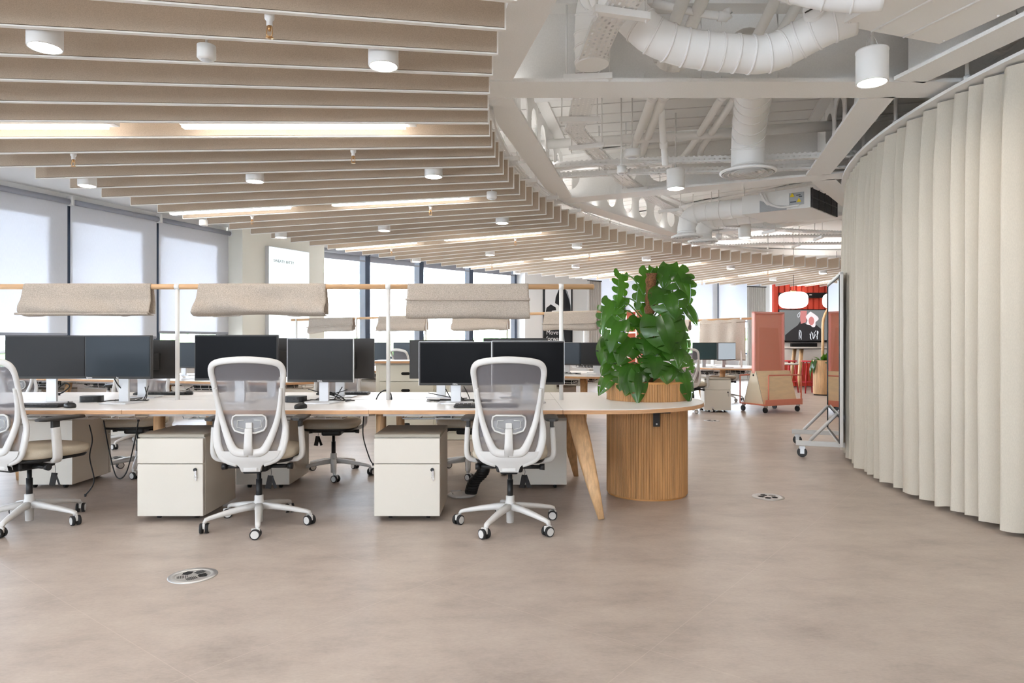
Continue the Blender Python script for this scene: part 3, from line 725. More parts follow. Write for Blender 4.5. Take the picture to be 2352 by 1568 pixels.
pipe([Wz(2350, 60, 3.2), Wz(2300, 100, 3.2), Wz(2262, 130, 3.2)], .06, 'pipe in the dark void above the curtain at the far right')
# ------------------------------------------------------------------ the task chairs
BY = [(.36, -.15), (.40, -.165), (.46, -.195), (.55, -.205), (.67, -.195), (.76, -.205), (.9, -.24), (1.09, -.31)]
def bk(x, z, off=0): return Vector((x, interp(BY, z)+.75*x*x+off, z))
HW = [(.44, .12), (.46, .16), (.50, .185), (.58, .198), (.66, .20), (.73, .188), (.78, .183), (.86, .19), (.95, .20), (1.0, .204), (1.045, .19), (1.072, .13)]
def make_chair(label, seat='seat'):
    t = thing('office_chair', label, 'chair', (0, 0, 0), 0, 'pale grey mesh task chairs')
    half = [(.08, .437), (.13, .452), (.168, .475), (.192, .52), (.207, .59), (.209, .66), (.198, .73), (.194, .78), (.201, .86), (.211, .95), (.216, 1.0), (.208, 1.038), (.178, 1.062), (.10, 1.076), (0, 1.081)]
    pth = [bk(-x, z) for x, z in half]+[bk(x, z) for x, z in half[-2::-1]]
    def sz(z): return (interp([(.43, .027), (.6, .024), (.72, .016), (.9, .016), (1.02, .019), (1.09, .021)], z), .013)
    b = MB(); b.sweep(crom(pth, 3), [sz(p.z) for p in crom(pth, 3)], (0, -1, .1), 10, power=.7)
    for s in (-1, 1):
        v = [bk(s*x, z, -.012) for x, z in ((.197, .905), (.194, .86), (.184, .79), (.166, .70), (.14, .62), (.115, .56), (.092, .52), (.06, .503), (0, .50))]
        w = [.011, .015, .016, .018, .021, .024, .027, .027, .024]
        c = crom(v, 3); b.sweep(c, [(interp([(0, w[0]), (2/8, w[2]), (.5, w[4]), (.75, w[6]), (1, w[8])], i/(len(c)-1)), .014) for i in range(len(c))], (0, -1, .1), 8, power=.7)
    outl = [(-.188, .52), (-.168, .475), (-.13, .45), (-.085, .435), (-.066, .41), (-.06, .378), (.06, .378), (.066, .41), (.085, .435), (.13, .45), (.168, .475), (.188, .52), (.13, .505), (.09, .513), (.05, .497), (-.05, .497), (-.09, .513), (-.13, .505)]
    def shell(u, v):
        z = .378+(.512-.378)*v
        hw = interp([(.378, .058), (.41, .066), (.435, .09), (.452, .14), (.475, .168), (.512, .185)], z); x = (u*2-1)*hw
        return bk(x, z, -.018)
    b.grid(shell, 12, 8); b.grid(lambda u, v: shell(u, v)+Vector((0, .03, 0)), 12, 8)
    b.box((0, interp(BY, .38)-.02, .395), (.085, .02, .022), bevel=.004)
    b.done('back_frame', 'plastic', t)
    b = MB(); b.grid(lambda u, v: bk((u*2-1)*interp(HW, .445+.625*v), .445+.625*v, .008), 10, 18); b.done('mesh_back', 'mesh', t)
    b = MB(); c = [bk(0, z, -.022) for z in (.49, .55, .60, .655)]; b.sweep(c, [(.030, .008), (.027, .008), (.025, .008), (.023, .009)], (0, -1, 0), 8, power=.6)
    b.box(bk(0, .672, -.014), (.04, .014, .035), bevel=.004); b.done('spine_bar', 'plastic', t)
    b = MB()
    rr = [(-.104, .70), (-.098, .725), (-.08, .735), (.08, .735), (.098, .725), (.104, .70), (.102, .665), (.088, .64), (.04, .624), (-.04, .624), (-.088, .64), (-.102, .665)]
    b.extrude([bk(x, z, -.010) for x, z in rr], (0, .012, 0))
    lp = b.done('lumbar_pad', 'plasticclear', t)
    b = MB(); b.sweep([bk(x, z, -.012) for x, z in rr], .006, (0, -1, 0), 6, closed=True)
    b.sweep([bk(x, z, -.011) for x, z in ((-.03, .705), (-.07, .703), (-.075, .66), (-.03, .65))], .0025, (0, -1, 0), 6); b.sweep([bk(x, z, -.011) for x, z in ((.03, .705), (.07, .703), (.075, .66), (.03, .65))], .0025, (0, -1, 0), 6)
    b.done('rim', 'plastic', lp)
    # seat
    b = MB(); b.ell((0, .07, .475), (.245, .245, .042), 32, 12, .55); b.done('seat', seat, t)
    b = MB(); b.ell((0, .07, .437), (.225, .225, .02), 24, 8, .5); b.box((0, .0, .395), (.17, .24, .06), bevel=.015); b.box((0, -.10, .385), (.11, .12, .045), bevel=.01)
    for s in (-1, 1):
        b.cyl((s*.06, -.03, .388), (s*.19, -.03, .388), .013, seg=12); b.cyl((s*.19, -.03, .388), (s*.222, -.03, .388), .018, .021, seg=14)
    b.done('tilt_mechanism', 'black', t)
    for s in (-1, 1):
        b = MB()
        b.sweep(crom([(s*.13, .02, .425), (s*.22, .01, .425), (s*.262, -.005, .44), (s*.280, -.015, .475), (s*.278, -.02, .56), (s*.272, -.025, .645)], 5), [(.017, .028)]*26, (0, 1, 0), 10, power=.6)
        ar = b.done('armrest', 'plastic', t)
        b = MB(); b.box((s*.268, -.022, .665), (.024, .05, .07), bevel=.005); b.sweep([(s*.268, -.03, .695), (s*.266, .08, .70), (s*.262, .16, .70)], [(.03, .012), (.04, .013), (.036, .012)], (0, 0, 1), 10, power=.6)
        b.sweep([(s*.268, -.14, .70), (s*.268, -.10, .70), (s*.266, .0, .70), (s*.264, .09, .70), (s*.262, .125, .70)], [(.02, .008), (.042, .013), (.044, .013), (.042, .013), (.02, .008)], (0, 0, 1), 12, power=.6)
        b.done('arm_pad', 'dark', ar)
    b = MB(); b.cyl((0, 0, .13), (0, 0, .385), .014, seg=16); b.cyl((0, 0, .15), (0, 0, .30), .019, seg=16); b.done('gas_lift', 'black', t)
    b = MB()
    b.lathe([(.022, .022), (.024, .024), (.026, .10), (.042, .105), (.045, .118), (.034, .15), (.028, .165), (.028, .195), (.02, .197)], seg=20)
    for k in range(5):
        a = 2*PI*k/5; c, s_ = math.cos(a), math.sin(a)
        b.sweep([(c*r, s_*r, z) for r, z in ((.02, .128), (.10, .122), (.20, .108), (.30, .090), (.325, .082), (.332, .066))], [(.026, .024), (.024, .02), (.020, .017), (.017, .013), (.016, .012), (.013, .01)], (0, 0, 1), 10, power=.7)
    bs = b.done('star_base', 'plastic', t)
    for k in range(5):
        a = 2*PI*k/5; p = Vector((math.cos(a)*.335, math.sin(a)*.335, 0)); sw = random.uniform(0, PI); dx = Vector((math.cos(sw), math.sin(sw), 0))
        b = MB(); c = p+Vector((-dx.y, dx.x, 0))*.012+Vector((0, 0, .031))
        b.mi = 0
        for s in (-1, 1): b.cyl(c+dx*s*.008, c+dx*s*.026, .031, seg=20)
        b.mi = 1
        for s in (-1, 1): b.cyl(c+dx*s*.0255, c+dx*s*.028, .024, seg=18)
        b.box(c+Vector((0, 0, .016)), (.016, .05, .036), rz=sw, bevel=.004); b.cyl(p+Vector((0, 0, .045)), p+Vector((0, 0, .075)), .008, seg=8)
        b.done('caster', ['rubber', 'plastic'], bs)
    return t
chair = make_chair('pale grey mesh office chair at the front desk before the twin black monitors')
chair.location = (-.012, 4.42, 0); chair.rotation_euler = (0, 0, math.radians(-2))
def turn_base(c, deg):
    for ch in c.children:
        if ch.name.startswith('star_base'): ch.rotation_euler = (0, 0, math.radians(deg))
    return c
turn_base(chair, 30)
turn_base(copy_tree(chair, 'pale grey mesh office chair at the front desk between the two cream pedestals', (-1.645, 4.44, 0), math.radians(4)), -3)
c3 = copy_tree(chair, 'pale grey mesh office chair cut off by the left edge of the photo', (-3.16, 4.47, 0), math.radians(-20))
turn_base(c3, 13)
copy_tree(chair, 'far side office chair seen under the front desk between the two cream pedestals', (-1.60, 6.12, 0), math.radians(184))
copy_tree(chair, 'far side office chair half hidden behind the right cream pedestal and the rightmost chair', (-.40, 6.2, 0), math.radians(172))
copy_tree(chair, 'far side office chair under the front desk, left of the left cream pedestal', (-3.42, 6.25, 0), math.radians(190))
# hang tags under the near chairs
def hang_tag(x, y, z, label):
    t = thing('hang_tag', label, 'tag', (x, y, z))
    b = MB(); b.sweep([(0, 0, 0), (.004, 0, -.035), (0, 0, -.06)], .0015, (0, 1, 0), 5); b.done('loop', 'cable', t)
    b = MB()
    for a in (-.35, .2): b.box((math.sin(a)*-.05, 0, -.095), (.035, .002, .085), rot=Matrix.Rotation(a, 4, 'Y') @ Matrix.Rotation(a*2, 4, 'Z'))
    b.done('card', 'black', t)
hang_tag(-1.54, 4.36, .39, 'black card tag hanging under the chair between the pedestals')
hang_tag(.08, 4.38, .39, 'black card tag hanging under the rightmost near chair')
hang_tag(-2.98, 4.45, .39, 'black card tag hanging under the leftmost near chair')
hang_tag(-1.70, 5.98, .42, 'black card tag hanging from the chair seen under the desk')

# ------------------------------------------------------------------ the front bench desk
YF, YM, YB, ZT = 4.53, 5.33, 6.13, .74
desk = thing('bench_desk', 'long white double sided bench desk with plywood edge and wooden screen rail, in front', 'desk', (0, 0, 0))
def top_slab(name, poly, zt=ZT, th=.03, parent=None):
    b = MB(); b.mi = 1; b.prism(poly, zt-th, zt-.004); b.mi = 0
    b.prism(poly, zt-.004, zt)
    return b.done(name, ['desk', 'ply'], parent)
xs = [-5.85, -4.235, -2.59, -.953, .338]
for x0, x1 in zip(xs, xs[1:]):
    top_slab('desktop', [(x0+.0015, YF), (x1-.0015, YF), (x1-.0015, YM-.012), (x0+.0015, YM-.012)], parent=desk)
    top_slab('desktop', [(x0+.0015, YM+.012), (x1-.0015, YM+.012), (x1-.0015, YB), (x0+.0015, YB)], parent=desk)
xe, re = .60, .87
arc = [(xe+re*math.cos(a), YM+(YB-YM)*math.sin(a)) for a in [-PI/2+PI*k/40 for k in range(41)]]
# the rounded end, cut round the planter drum
PC, PR = (1.066, 5.40), .315
b = MB(); b.mi = 1
def end_slab(b, z0, z1, nd=72):
    outer = [(.3395, YB), (.3395, YF)]+arc
    # bridge: build as strips between the hole and the outline by angle about the drum
    def hit(a):
        dx, dy = math.cos(a), math.sin(a); best = 9
        n = len(outer)
        for i in range(n):
            (x1, y1), (x2, y2) = outer[i], outer[(i+1) % n]
            ex, ey = x2-x1, y2-y1; den = dx*ey-dy*ex
            if abs(den) < 1e-9: continue
            tt = ((x1-PC[0])*ey-(y1-PC[1])*ex)/den; uu = ((x1-PC[0])*dy-(y1-PC[1])*dx)/den
            if tt > 0 and -1e-6 <= uu <= 1+1e-6: best = min(best, tt)
        return (PC[0]+dx*best, PC[1]+dy*best)
    angs = sorted([2*PI*k/nd for k in range(nd)]+[math.atan2(y-PC[1], x-PC[0]) % (2*PI) for x, y in outer])
    I = [(PC[0]+PR*1.012*math.cos(a), PC[1]+PR*1.012*math.sin(a)) for a in angs]; O = [hit(a) for a in angs]; n = len(angs)
    for i in range(n):
        j = (i+1) % n
        if (Vector(O[i])-Vector(O[j])).length < 1e-5 and (Vector(I[i])-Vector(I[j])).length < 1e-5: continue
        for z in (z0, z1): b.face([(*I[i], z), (*I[j], z), (*O[j], z), (*O[i], z)])
        b.face([(*O[i], z0), (*O[j], z0), (*O[j], z1), (*O[i], z1)]); b.face([(*I[i], z0), (*I[j], z0), (*I[j], z1), (*I[i], z1)])
end_slab(b, ZT-.03, ZT-.004); b.mi = 0; end_slab(b, ZT-.004, ZT); b.done('rounded_desktop', ['desk', 'ply'], desk)
def leg(p0, p1, s0, s1, name='leg', m='oak', parent=desk):
    b = MB(); p0, p1 = Vector(p0), Vector(p1)
    b.sweep([p0, p0.lerp(p1, .35), p0.lerp(p1, .7), p1], [s0, (s0[0]*.86+s1[0]*.14, s0[1]*.86+s1[1]*.14), (s0[0]*.5+s1[0]*.5, s0[1]*.5+s1[1]*.5), s1], (0, 1, 0), 14, power=.6)
    return b.done(name, m, parent)
lf = leg((.44, 4.80, .71), (.60, 4.58, .0), (.065, .03), (.021, .016))
b = MB()
for x, z in ((.43, .69), (.455, .665)): b.cyl((x-.02, 4.765, z), (x-.02, 4.76, z), .006, seg=10)
b.done('bolt', 'black', lf)
leg((.43, 5.86, .71), (.57, 6.07, .0), (.065, .03), (.021, .016))
for x in (-.952, -2.568, -4.25):
    for y0, y1 in ((4.97, 4.97), (5.80, 5.90)): leg((x, y0, .71), (x+.0, y1, .0), (.034, .045), (.026, .02))
b = MB()
for x0, x1 in zip(xs, xs[1:]):
    for y in (4.80, 5.86): b.box(((x0+x1)/2, y, ZT-.05), (x1-x0-.1, .04, .04))
b.done('under_frame', 'white', desk)
def basket(x0, x1, y, parent, z=.60):
    b = MB(); r = .0035
    for dy, dz in ((-.13, .07), (-.13, .03), (-.11, 0), (-.04, -.01), (.04, -.01), (.11, 0), (.13, .03), (.13, .07)): b.cyl((x0, y+dy, z+dz), (x1, y+dy, z+dz), r, seg=5)
    n = max(2, int((x1-x0)/.11))
    for i in range(n+1):
        x = x0+(x1-x0)*i/n; b.sweep([(x, y-.13, z+.09), (x, y-.13, z+.03), (x, y-.11, z), (x, y, z-.01), (x, y+.11, z), (x, y+.13, z+.03), (x, y+.13, z+.09)], r, (1, 0, 0), 5)
    return b.done('wire_basket', 'lamphouse', parent)
for x0, x1 in ((-4.0, -3.1), (-3.0, -2.75), (-2.4, -1.25), (-.8, .15)):
    basket(x0, x1, 5.10, desk, .63)
    basket(x0, x1, 5.6, desk, .63)
b = MB(); random.seed(5)
for x0, x1 in ((-4.0, -3.1), (-2.4, -1.25), (-.8, .15)):
    for i in range(11):
        pts = [(random.uniform(x0, x1), random.uniform(5.02, 5.2), random.uniform(.635, .70)) for _ in range(4)]; pts.sort()
        b.sweep(crom(pts, 5), .004, (0, 0, 1), 5)
    b.box(((x0+x1)/2, 5.1, .655), ((x1-x0)*.5, .06, .04), bevel=.005)
b.done('basket_cables', 'cable', desk)
# screen rail
b = MB(); b.cyl((-5.9, YM, 1.622), (.632, YM, 1.622), .0205, seg=20); b.ell((.632, YM, 1.622), (.012, .0205, .0205), 14, 8); b.done('rail', 'dowel', desk)
for x in (-4.255, -2.612, -.966, .384):
    b = MB(); b.cyl((x, YM, ZT-.03), (x, YM, 1.61), .016, seg=16); b.cyl((x-.019, YM, 1.622), (x+.019, YM, 1.622), .0235, seg=20); b.done('post', 'lamphouse', desk)

# felt screens hung over the rail
def blanket(x0, x1, drop, label, seed, p=(0, 0, 0), rz=0, z=1.622, seam=None, fold=.05, wav=.018, r=.026, group='felt screens draped over the desk rails', tilt=0):
    t = thing('felt_screen', label, 'felt screen', p, rz, group)
    prof = []
    for k in range(9): prof.append((-r*math.cos(PI*k/8)*-1, r*math.sin(PI*k/8)))      # over the rail, back to front
    prof = [(r, 0)]+[(r*math.cos(PI*k/8), r*math.sin(PI*k/8)) for k in range(9)]
    ring = [(.028, -drop*.95), (.040, -drop*.6), (r+.006, -drop*.25)]+[(r*math.cos(PI*k/8), r*math.sin(PI*k/8)) for k in range(9)]+[(-r-.006, -drop*.2), (-r-.014, -drop*.45), (-r-.02-fold*.3, -drop*.7), (-r-.018-fold*.4, -drop*.9), (-.03, -drop), (.0, -drop*1.015)]
    cum = [0]
    for a, c in zip(ring, ring[1:]): cum.append(cum[-1]+math.hypot(c[0]-a[0], c[1]-a[1]))
    def pf(v):
        s = v*cum[-1]
        for i in range(len(cum)-1):
            if s <= cum[i+1]+1e-9:
                q = (s-cum[i])/(cum[i+1]-cum[i]); return tuple(ring[i][j]+(ring[i+1][j]-ring[i][j])*q for j in (0, 1))
        return ring[-1]
    def fn(u, v):
        y, zz = pf(v); x = x0+(x1-x0)*u
        f = max(0, -zz)/drop
        nz = noise.noise(Vector((x*3.2+seed, zz*5+seed*1.7, seed)))*wav*2.2 + noise.noise(Vector((x*7+zz*9+seed*3, seed, 0)))*wav*.8
        if y < 0: y += nz*f
        zz2 = zz + noise.noise(Vector((x*2+seed, 5, 0)))*.02*f + tilt*(u-.5)*f
        return Vector((x+(.012*f if u > .5 else -.012*f)*1, y, z+zz2))
    b = MB(); b.grid(fn, 56, 30); o = b.done('cloth', 'blanket', t)
    md = o.modifiers.new('thick', 'SOLIDIFY'); md.thickness = .006
    if seam is not None:
        b = MB(); vv = .40+.0
        zz = -drop*seam
        b.sweep([Vector((x0-.012+(x1-x0+.024)*i/20, interp([(-1, -r-.02-fold*.3), (0, -r)], -abs(zz)/drop)-.022, z+zz+tilt*(i/20-.5))) for i in range(21)], .009, (0, 0, 1), 8); b.done('piping', 'blanket', t)
    return t
blanket(-3.80, -2.81, .225, 'beige felt screen folded over the front rail, leftmost of the three', 1.3, (0, YM, 0), fold=.10, seam=.96, wav=.035)
blanket(-2.44, -1.45, .225, 'beige felt screen on the front rail, middle of three, with deep diagonal creases', 4.4, (0, YM, 0), fold=.12, wav=.05)
blanket(-.812, .128, .245, 'beige felt screen folded over the front rail, right one with a straight piped seam', 7.7, (0, YM, 0), seam=.42, fold=.03, wav=.008)

# ------------------------------------------------------------------ pedestals
def make_pedestal(label, w=.435, d=.52, keys=True):
    t = thing('pedestal', label, 'drawer unit', (0, 0, 0), 0, 'cream metal pedestals on castors')
    b = MB(); b.box((0, d/2+.01, .295), (w, d-.02, .52), bevel=.003); b.done('body', 'ped', t)
    b = MB(); b.box((0, d/2, .566), (w+.004, d, .022), bevel=.004); b.done('lid', 'pedtop', t)
    b = MB(); b.box((0, -.002, .468), (w, .022, .165), bevel=.003); b.done('drawer', 'ped', t)
    b = MB(); b.box((0, -.002, .209), (w, .022, .344), bevel=.003); dr = b.done('drawer', 'ped', t)
    b = MB(); b.cyl((w/2-.05, -.012, .345), (w/2-.05, -.022, .345), .012, seg=16); lk = b.done('lock', 'black', dr)
    if keys:
        b = MB(); b.box((w/2-.045, -.026, .325), (.012, .003, .03), bevel=.001); b.box((w/2-.043, -.024, .292), (.006, .002, .04)); b.sweep([(w/2-.045+.01*math.cos(q), -.025, .30+.014*math.sin(q)) for q in [2*PI*k/12 for k in range(12)]], .001, (0, 1, 0), 5, closed=True); b.done('key', 'chrome', dr)
    for x in (-w/2+.09, w/2-.09):
        for y in (.10, d-.06):
            b = MB(); b.cyl((x-.012, y, .019), (x+.012, y, .019), .019, seg=14); b.box((x, y, .033), (.03, .03, .012)); b.done('castor', 'black', t)
    return t
ped = make_pedestal('cream two drawer pedestal with keys under the front desk, left of the middle chair')
ped.location = (-2.262, 4.53, 0)
copy_tree(ped, 'cream two drawer pedestal with keys under the front desk, left of the rightmost chair', (-.695, 4.53, 0), 0)
copy_tree(ped, 'back of a grey pedestal under the front desk behind the rightmost chair', (.225, 6.05, 0), PI)
copy_tree(ped, 'back of a shaded grey pedestal between the left cream pedestal and middle chair', (-2.02, 6.05, 0), PI)
copy_tree(ped, 'back of a pale pedestal under the front desk behind the leftmost chair', (-3.78, 6.05, 0), PI)

# ------------------------------------------------------------------ monitors and desk things
def monitor(label, w, h, zb, scr, loc, rz=0, logo=None, frame='dark', col='alu', base='plate', grp='monitors on the desks', silver=False, sticker=False):
    """screen faces -y; zb = bottom of the panel above the desk."""
    t = thing('monitor', label, 'monitor', loc, rz, grp)
    b = MB(); b.box((0, .012, zb+h/2), (w, .03, h), bevel=.004); b.box((0, .035, zb+h*.45), (w*.45, .03, h*.45), bevel=.01); b.done('housing', frame, t)
    b = MB(); b.box((0, -.0045, zb+h/2+.004), (w-.018, .003, h-.028)); b.done('screen', scr, t)
    if silver:
        b = MB()
        for s in (-1, 1): b.box((s*(w/2+.001), .004, zb+h/2), (.003, .016, h+.004))
        b.box((0, .004, zb+h+.001), (w+.004, .016, .003)); b.done('bezel_edge', 'alu', t)
    b = MB(); b.box((0, .075, (zb+h*.55)/2+.004), (.075, .022, zb+h*.55), bevel=.004); b.done('stand', col, t)
    b = MB()
    if base == 'plate': b.prism([(-.13, .02), (-.10, -.07), (.0, -.085), (.10, -.07), (.13, .02), (.12, .13), (-.12, .13)], .001, .009)
    elif base == 'round': b.lathe([(.12, .001), (.12, .007), (.02, .012)], (0, .05, 0), 28)
    else: b.box((0, .04, .005), (.22, .18, .009), bevel=.003)
    b.done('base', 'alu' if col == 'alu' else col, t)
    if logo:
        text(logo, .017, (0, -.0065, zb+.0035), 'textwhite', t, align='CENTER', name='logo')
    if sticker:
        b = MB(); b.box((-w/2+.06, .0285, zb+h-.03), (.045, .002, .02)); b.done('paper_label', 'paper', t)
    return t
zd = ZT
m = monitor('wide black monitor at the left end of the front desk, before the leftmost chair', .575, .318, .18, 'screengrey', (-3.415, 5.0, zd), math.radians(3))
m = monitor('dark blue monitor at the left of the front desk, overlapping its black neighbour', .50, .318, .18, 'screenblue', (-2.88, 4.99, zd), math.radians(-3))
text('iiyama', .018, (-.235, -.0066, .184), 'textwhite', m, name='logo'); text('hp', .016, (0, -.0066, .184), 'textwhite', m, align='CENTER', name='logo')
m = monitor('large black monitor on the front desk behind the middle chair', .61, .335, .167, 'screenblack', (-2.02, 5.0, zd), math.radians(0), base='box')
m = monitor('dark grey monitor turned slightly, right of the middle chair on the front desk', .505, .318, .155, 'screengrey', (-1.41, 5.02, zd), math.radians(-7), logo='DELL', silver=True)
m = monitor('left one of the twin black monitors on the front desk', .528, .318, .133, 'screenblack', (-.415, 5.0, zd), math.radians(1), logo='DELL', silver=True)
m = monitor('right one of the twin black monitors, behind the rightmost chair', .528, .318, .138, 'screenblack', (.118, 5.0, zd), math.radians(-1), logo='DELL', silver=True)
gbk = 'monitors seen from behind'
monitor('back of a dark monitor at the front desk, left of the first white post', .53, .318, .15, 'screengrey', (-3.0, 5.62, zd), PI, grp=gbk)
monitor('sliver of a dark monitor back between the large black and grey screens', .53, .318, .165, 'screengrey', (-1.95, 5.62, zd), PI, grp=gbk)
monitor('back of a dark monitor at the front desk, right of the turned grey screen', .53, .33, .15, 'screengrey', (-1.40, 5.64, zd), PI, grp=gbk, base='box')
monitor('back of a dark monitor with a white paper label beside the twin screens', .53, .318, .15, 'screengrey', (-.575, 5.62, zd), PI, grp=gbk, sticker=True)
monitor('back of a dark monitor hidden behind the right twin screen', .53, .318, .165, 'screengrey', (.03, 5.62, zd), PI, grp=gbk)
def keyboard(label, loc, rz=0):
    t = thing('keyboard', label, 'keyboard', loc, rz, 'black keyboards')
    b = MB(); b.box((0, 0, .009), (.44, .13, .014), bevel=.004); b.done('tray', 'black', t)
    b = MB()
    for r in range(5):
        for c in range(15): b.box((-.2+.0285*c, -.048+.024*r, .018), (.024, .02, .007))
    b.done('keys', 'dark', t); return t
keyboard('black keyboard on the front desk before the twin monitors', (-.18, 4.72, zd), .03)
keyboard('black keyboard on the front desk at the left, beside a mouse', (-3.32, 4.74, zd), -.05)
keyboard('black keyboard on the far half of the front desk near the first white post', (-3.0, 5.86, zd), PI)
keyboard('black keyboard on the far half of the front desk behind the turned grey monitor', (-1.45, 5.88, zd), PI)
def mouse(label, loc, rz=0):
    t = thing('computer_mouse', label, 'mouse', loc, rz, 'black computer mice')
    b = MB(); b.ell((0, 0, .012), (.033, .055, .024), 18, 10, .85); b.done('shell', 'black', t)
    b = MB(); b.cyl((-.004, .03, .034), (.004, .03, .034), .008, seg=12); b.done('wheel', 'dark', t); return t
mouse('black computer mouse on the front desk beside the leftmost chair back', (-3.03, 4.68, zd), .9)
mouse('black computer mouse on the front desk right of the middle chair', (-1.43, 4.62, zd), -.3)
mouse('black computer mouse on the far half of the front desk near the dock', (-2.77, 5.86, zd), .4)
def dock(label, loc, rz=0):
    t = thing('docking_station', label, 'dock', loc, rz, 'black docking stations')
    b = MB(); b.prism([(math.copysign(abs(math.cos(a))**.6, math.cos(a))*.075, math.copysign(abs(math.sin(a))**.6, math.sin(a))*.06) for a in [2*PI*k/28 for k in range(28)]], .003, .045); b.done('case', 'black', t)
    b = MB()
    for x in (-.03, 0, .03): b.box((x, -.0605, .024), (.014, .003, .006))
    b.done('port', 'dark', t)
dock('black docking station on the front desk beside the dark blue monitor', (-3.17, 5.15, zd), .2)
dock('black docking station on the front desk under the large black monitor', (-1.62, 5.12, zd), -.1)
def cables(label, seed, x0, x1, y0, y1, z, n, hmax=.12):
    random.seed(seed); t = thing('cable_bundle', label, 'cables', ((x0+x1)/2, (y0+y1)/2, z)); o = Vector(((x0+x1)/2, (y0+y1)/2, z)); b = MB()
    for i in range(n):
        pts = [Vector((random.uniform(x0, x1), random.uniform(y0, y1), z+.005)) for _ in range(3)]+[Vector((random.uniform(x0, x1), random.uniform(y0, y1), z+random.choice((.006, .02, hmax*random.random()))))]
        pts = [p-o for p in pts]; b.sweep(crom(pts, 6), .0035, (0, 0, 1), 6)
    b.done('cable', 'cable', t)
cables('tangle of black cables beside the dark blue monitor stand', 1, -3.1, -2.75, 5.08, 5.28, zd, 9)
cables('tangle of black cables under the turned grey monitor', 2, -1.68, -1.22, 5.1, 5.28, zd, 12)
cables('tangle of black cables under the twin monitors', 3, -.66, -.14, 5.1, 5.3, zd, 13)
def loop(label, pts, name='power_cable'):
    o = Vector(pts[0]); t = thing(name, label, 'cable', o); b = MB(); b.sweep(crom([Vector(p)-o for p in pts], 8), .005, (0, 1, 0), 6); b.done('lead', 'cable', t)
    b = MB(); b.box(Vector(pts[-1])-o, (.014, .012, .02), bevel=.003); b.done('plug', 'black', t)
loop('black cable hanging in a loop below the desk left of the left pedestal', [W(238, 965, 5.1), W(252, 1040, 5.1), W(268, 1095, 5.1), W(290, 1085, 5.1), W(310, 1010, 5.1), W(318, 965, 5.1)])
loop('black cable hanging behind the leftmost chair arm', [W(205, 975, 5.0), W(212, 1010, 5.0), W(206, 1050, 5.0), W(216, 1105, 5.0), W(196, 1137, 5.0)])
loop('black cable hanging beside the right pedestal', [W(836, 950, 5.4), W(834, 1000, 5.4), W(848, 1050, 5.4), W(857, 1066, 5.4)])
loop('small black cable arched over the desk at the second white post', [W(864, 917, 5.34), W(872, 903, 5.34), W(886, 896, 5.34), W(897, 903, 5.34), W(899, 915, 5.34)])
loop('black cable curling beside the dark blue monitor stand', [W(262, 868, 5.05), W(272, 885, 5.05), W(290, 902, 5.08)])
loop('black cable curling at the stand of the leftmost monitor', [W(135, 890, 5.1), W(150, 880, 5.1), W(160, 886, 5.1), W(150, 897, 5.1), W(136, 905, 5.1)])
# articulated cable spine under the right end
t = thing('cable_spine', 'black jointed cable spine and grey foot on the floor behind the rightmost chair', 'cable guide', W(1075, 1135, 5.3))
t.location.z = 0; b = MB()
o = t.location
pp = [W(1105, 980, 5.2)-o, W(1110, 1060, 5.2)-o, W(1108, 1085, 5.2)-o, W(1090, 1105, 5.25)-o, W(1082, 1128, 5.3)-o]
for i, p in enumerate(crom(pp, 4)): b.ell(p, (.05, .045, .024), 12, 6, .6)
b.done('links', 'black', t)
b = MB(); b.lathe([(.11, 0), (.11, .012), (.04, .018)], (-.05, 0, 0), 20); b.sweep([(-.11, -.03, .01), (-.13, -.03, .04), (-.05, -.03, .045)], .006, (0, 1, 0), 6); b.done('foot', 'plastic', t)

# ------------------------------------------------------------------ planter drum and monstera
t = thing('planter_drum', 'tall round fluted oak planter drum rising through the desk end', 'planter', (PC[0], PC[1], 0))
def fluted(z0, z1, r, n, amp=.005):
    b = MB(); seg = n*6
    rs = []
    for z in (z0, z0+.001, z1-.001, z1):
        rs.append([Vector(((r-amp+amp*abs(math.sin(PI*n*k/seg))**.6)*math.cos(2*PI*k/seg), (r-amp+amp*abs(math.sin(PI*n*k/seg))**.6)*math.sin(2*PI*k/seg), z)) for k in range(seg)])
    b.rings(rs, caps=False)
    for f in b.bm.faces: f.smooth = False
    return b
fluted(.015, .875, PR, 96).done('fluted_wall', 'flute', t)
b = MB(); b.lathe([(PR-.01, 0), (PR-.01, .02)], seg=48, caps=False); b.done('plinth', 'rimoak', t)
b = MB(); b.lathe([(PR+.001, .872), (PR+.001, .888), (PR-.025, .888), (PR-.025, .80)], seg=64, caps=False); b.done('rim', 'rimoak', t)
b = MB(); b.lathe([(.001, .845), (PR-.02, .845)], seg=40, caps=False); b.done('soil', 'soil', t)
tb = thing('desk_bracket', 'black steel bracket under the desk edge in front of the fluted drum', 'bracket', W(1508, 950, 5.05))
b = MB(); b.box((0, 0, -.045), (.05, .008, .10), bevel=.003); b.prism([(-.045, -.02), (.10, -.02), (.10, .02), (-.045, .02)], .005, .012); b.done('plate', 'black', tb)
b = MB(); b.cyl((0, -.004, -.075), (0, -.009, -.075), .007, seg=10); b.done('screw', 'steel', tb)

